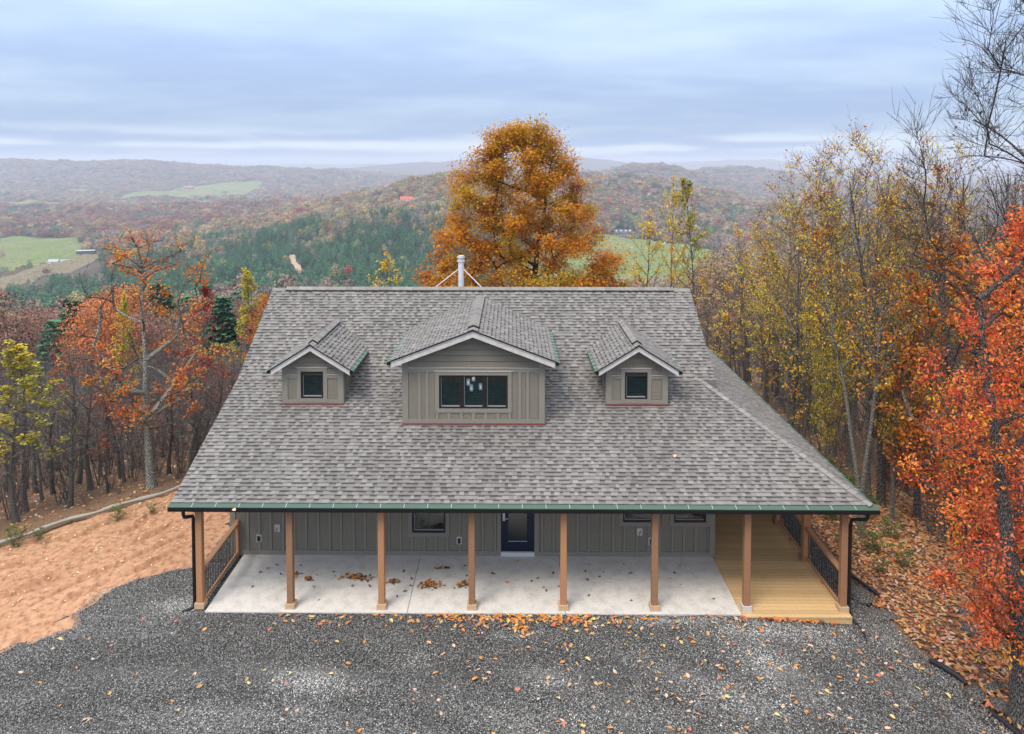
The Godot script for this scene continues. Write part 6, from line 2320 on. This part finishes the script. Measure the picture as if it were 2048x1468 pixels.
	# black pipes and socks on the eastern side
	var pipes := [
		[[[8.67, -0.1, 0.02], [8.71, -0.22, 0.15], [8.76, -0.24, 0.4], [8.74, -0.24, 0.65], [8.66, -0.25, 0.92]], 0.06, "black corrugated drain pipe running from the downspout onto the gravel", "drain_pipe", "drain pipe"],
		[[[9.5, -0.12, -1.9], [9.6, -0.1, -1.55], [9.78, -0.14, -1.2], [9.95, -0.2, -0.95]], 0.055, "black pipe lying at the top of the leafy bank behind the deck post", "drain_pipe", "drain pipe"],
		[[[9.84, -0.2, 1.55], [9.98, -0.17, 1.8], [10.15, -0.19, 2.05], [10.26, -0.24, 2.22]], 0.075, "short black silt sock half buried at the edge of the gravel", "silt_sock", "silt sock"],
		[[[10.22, -0.24, 3.05], [10.3, -0.2, 3.35], [10.38, -0.2, 3.7], [10.55, -0.22, 4.2], [10.8, -0.25, 4.9]], 0.06, "black silt sock at the foot of the furrowed oak trunk", "silt_sock", "silt sock"]]
	for q in pipes:
		var pb := MB.new()
		var pp := PackedVector3Array()
		var pr := PackedFloat32Array()
		var cv := Curve3D.new()
		for e in q[0]:
			cv.add_point(Vector3(e[0], e[1], e[2]))
		var n := int(cv.get_baked_length() / 0.025)
		for k in n + 1:
			pp.append(cv.sample_baked(cv.get_baked_length() * k / n, true))
			pr.append(q[1] * (1.0 if k % 2 == 0 else 0.88) * (1.0 if q[3] == "drain_pipe" else 0.8 + 0.25 * sin(PI * k / n)))
		pb.tube(pp, pr, 9, true)
		tag(mobj(q[3], pb, M.black_plastic), q[2], q[4])
	# rocks
	var rocks := [[9.42, -0.95, 0.42, 0.2, 0.5, "largest dark rock lying just outside the corner post of the deck"], [9.62, -0.2, 0.26, 0.09, 0.55, "long flat rock along the gravel edge below the deck corner"], [9.25, -1.45, 0.3, 0.16, 0.3, "dark rock tucked beside the deck rail"], [10.25, 2.55, 0.3, 0.13, 0.26, "rock at the gravel edge below the black sock"], [10.55, 2.9, 0.26, 0.16, 0.22, "rock at the root of the furrowed oak"], [10.75, 2.35, 0.35, 0.08, 0.16, "flat reddish slab in the leaves above the oak root"], [11.6, 0.2, 0.3, 0.1, 0.22, "half buried rock in the middle of the leafy bank"], [12.0, -0.6, 0.24, 0.08, 0.2, "small rock higher on the leafy bank"]]
	var rk := 0
	for q in rocks:
		var m := rock(800 + rk, Vector3(q[2], q[3], q[4]))
		var o := obj("rock", m, M.rock)
		o.position = Vector3(q[0], land(q[0], q[1]) + q[3] * 0.2, q[1])
		o.rotation.y = rk * 1.3
		tag(o, q[5], "rock", "rocks along the eastern gravel edge")
		rk += 1
	# fallen branch on the bank
	var fb := MB.new()
	fb.col = Color(0.25, 0.22, 0.19)
	fb.tube(PackedVector3Array([Vector3(11.1, -0.2, 3.0), Vector3(11.0, -0.15, 2.5), Vector3(10.8, -0.12, 2.1), Vector3(10.7, -0.1, 1.6)]), PackedFloat32Array([0.035, 0.03, 0.025, 0.015]), 6, true)
	fb.tube(PackedVector3Array([Vector3(11.0, -0.15, 2.5), Vector3(11.25, -0.05, 2.2), Vector3(11.4, -0.06, 1.9)]), PackedFloat32Array([0.02, 0.016, 0.008]), 5, true)
	tag(mobj("fallen_branch", fb, M.bark), "grey fallen branch in the leaves beside the furrowed oak", "branch")

func append(b: MB, m: ArrayMesh, t: Transform3D) -> void:
	var a := m.surface_get_arrays(0)
	var base := b.v.size()
	var nb := t.basis.orthonormalized()
	for p in a[Mesh.ARRAY_VERTEX]:
		b.v.append(t * p)
	for p in a[Mesh.ARRAY_NORMAL]:
		b.n.append(nb * p)
	b.c.append_array(a[Mesh.ARRAY_COLOR])
	for k in a[Mesh.ARRAY_INDEX]:
		b.i.append(base + k)

func pebble(sd: int) -> ArrayMesh:
	var r := RandomNumberGenerator.new()
	r.seed = sd
	var b := MB.new()
	var p := [Vector3(1, 0, 0), Vector3(-1, 0, 0), Vector3(0, 0.7, 0), Vector3(0, -0.7, 0), Vector3(0, 0, 0.8), Vector3(0, 0, -0.8)]
	for k in 6:
		p[k] += Vector3(r.randf_range(-0.3, 0.3), r.randf_range(-0.3, 0.3), r.randf_range(-0.3, 0.3))
	for f in [[0, 2, 4], [2, 1, 4], [1, 3, 4], [3, 0, 4], [2, 0, 5], [1, 2, 5], [3, 1, 5], [0, 3, 5]]:
		b.tri(p[f[0]], p[f[1]], p[f[2]])
	return b.mesh()

func rock(sd: int, s: Vector3) -> ArrayMesh:
	var f := FastNoiseLite.new()
	f.seed = sd
	f.frequency = 0.9
	f.noise_type = FastNoiseLite.TYPE_CELLULAR
	var b := MB.new()
	var n := 12
	var g := []
	for a in n + 1:
		var row := []
		for e in n * 2:
			var th := PI * a / n
			var ph := TAU * e / (n * 2)
			var d := Vector3(sin(th) * cos(ph), cos(th), sin(th) * sin(ph))
			row.append(d * s * (1.0 + 0.45 * f.get_noise_3dv(d * 1.3)))
		g.append(row)
	for a in n:
		for e in n * 2:
			var k := (e + 1) % (n * 2)
			b.quad(g[a + 1][e], g[a][e], g[a][k], g[a + 1][k])
	return b.mesh()

# ------------------------------------------------------------------ buildings of the valley
func far_building(called: String, label: String, at: Vector3, turn: float, w: float, l: float, h: float, rise: float, wall: Material, roof: Material, windows: int, dormers: int, porch := false) -> void:
	var t := thing(called, label, "house" if called.find("house") >= 0 else "barn", at, turn)
	boxpart("wall", Vector3(-w / 2, -3, -l / 2), Vector3(w / 2, h, l / 2), wall, t)
	var b := MB.new()
	var o := 0.5
	var e := [Vector3(-w / 2 - o, h - 0.1, l / 2 + o), Vector3(w / 2 + o, h - 0.1, l / 2 + o), Vector3(w / 2 + o, h - 0.1, -l / 2 - o), Vector3(-w / 2 - o, h - 0.1, -l / 2 - o), Vector3(-w / 2 - o, h + rise, 0), Vector3(w / 2 + o, h + rise, 0)]
	b.quad(e[0], e[1], e[5], e[4])
	b.quad(e[2], e[3], e[4], e[5])
	b.tri(e[1], e[2], e[5])
	b.tri(e[3], e[0], e[4])
	b.quad(e[3], e[2], e[1], e[0])
	mobj("roof", b, roof, t)
	for k in windows:
		var x := lerpf(-w / 2, w / 2, (k + 0.5) / windows)
		boxpart("window", Vector3(x - 0.6, h * 0.35, l / 2), Vector3(x + 0.6, h * 0.8, l / 2 + 0.06), M.far_dark, t)
	for k in dormers:
		var x := lerpf(-w / 2, w / 2, (k + 0.5) / dormers)
		boxpart("dormer", Vector3(x - 0.9, h + rise * 0.25, l * 0.1), Vector3(x + 0.9, h + rise * 0.75, l * 0.36), wall, t)
	if porch:
		for k in 7:
			boxpart("porch_post", Vector3(lerpf(-w / 2, w / 2, k / 6.0) - 0.15, -1, l / 2 + 2.2), Vector3(lerpf(-w / 2, w / 2, k / 6.0) + 0.15, h * 0.85, l / 2 + 2.5), wall, t)
		boxpart("porch_roof", Vector3(-w / 2 - 0.3, h * 0.85, l / 2), Vector3(w / 2 + 0.3, h * 0.85 + 0.25, l / 2 + 2.8), roof, t)

func placed_at(px: float, d: float) -> Vector3:
	var x := (px - 1024.0) * d / 1408.0
	return Vector3(x, land(x, EYE.z - d) + 0.5, EYE.z - d)

func valley() -> void:
	far_building("white_farmhouse", "long white farmhouse with dark dormered roof above the light green field", placed_at(1246, 835), 0.1, 22, 9, 4.2, 3.4, M.far_white, M.far_dark, 6, 4, true)
	far_building("red_roofed_house", "white house with a red roof among the trees of the middle hill", placed_at(812, 1010), 0.25, 17, 9, 4.5, 3.2, M.far_white, M.far_red, 4, 0)
	far_building("white_barn", "white barn nearest the pines at the edge of the broad pasture", placed_at(98, 676), 0.3, 8, 7, 3.6, 2.0, M.far_white, M.far_metal, 1, 0)
	far_building("dark_barn", "small dark barn with a pale metal roof behind the white barn", placed_at(115, 694), 0.35, 7, 6, 3.0, 1.2, M.far_dark, M.far_metal, 1, 0)
	far_building("brown_barn", "low brown barn with a flat pale roof right of the white barn", placed_at(135, 684), 0.0, 9, 5, 2.6, 0.6, M.dirt, M.far_metal, 2, 0)
	far_building("long_barn", "long low shed roof at the top corner of the barn yard", placed_at(164, 775), 0.25, 18, 6, 2.6, 0.9, M.far_dark, M.far_metal, 3, 0)
	far_building("hill_house", "pair of white gabled houses high on the far wooded rise", placed_at(634, 1720), 0.0, 9, 8, 8.0, 3.0, M.far_white, M.far_metal, 3, 0)
	far_building("rise_house", "lone white house at the edge of the narrow pale pasture", placed_at(513, 1700), 0.2, 12, 8, 5.0, 2.6, M.far_white, M.far_metal, 3, 0)
	far_building("pasture_barn", "long red barn on the crest of the far pale pasture", placed_at(375, 2650), 0.0, 32, 10, 5.0, 3.0, M.far_red, M.far_metal, 4, 0)
	for q in [[1312.0, 770.0, 0.2, "white car parked westernmost by the farm field"], [1330.0, 765.0, 1.2, "white car parked nearer the bare trees by the farm field"]]:
		var at := placed_at(q[0], q[1])
		var c := thing("parked_car", q[3], "car", at, q[2], "cars parked by the farm field")
		boxpart("body", Vector3(-2.2, 0.35, -0.9), Vector3(2.2, 1.05, 0.9), M.far_white, c)
		boxpart("cabin", Vector3(-1.3, 1.05, -0.8), Vector3(1.4, 1.65, 0.8), M.far_dark, c)
		boxpart("car_roof", Vector3(-1.1, 1.65, -0.75), Vector3(1.2, 1.75, 0.75), M.far_white, c)
		for e in [[-1.4, -0.9], [1.4, -0.9], [-1.4, 0.9], [1.4, 0.9]]:
			var w := MB.new()
			w.tube(PackedVector3Array([Vector3(e[0], 0.35, e[1] - 0.1), Vector3(e[0], 0.35, e[1] + 0.1)]), PackedFloat32Array([0.35, 0.35]), 10, true)
			mobj("wheel", w, M.black_plastic, c)
	# dirt track through the pines
	var b := MB.new()
	var line := [[575.0, 690.0], [578.0, 600.0], [583.0, 555.0], [596.0, 520.0], [612.0, 480.0], [640.0, 450.0]]
	var cv := Curve3D.new()
	for q in line:
		var x: float = (q[0] - 1024.0) * q[1] / 1408.0
		cv.add_point(Vector3(x, 0, EYE.z - q[1]))
	var n := 60
	var prev: Array = []
	for k in n + 1:
		var p := cv.sample_baked(cv.get_baked_length() * k / n, true)
		var row: Array = []
		for s in [-2.6, 2.6]:
			var x: float = p.x + s
			row.append(Vector3(x, land(x, p.z) + 0.9, p.z))
		if prev.size():
			b.quad(row[0], prev[0], prev[1], row[1])
		prev = row
	struct_(mobj("dirt_track", b, M.dirt), "pale dirt track curving between the pines")

func _ready() -> void:
	camera_and_light()
	materials()
	terrain()
	house()
	near_trees()
	valley()
	far_woods()
	loose_things()
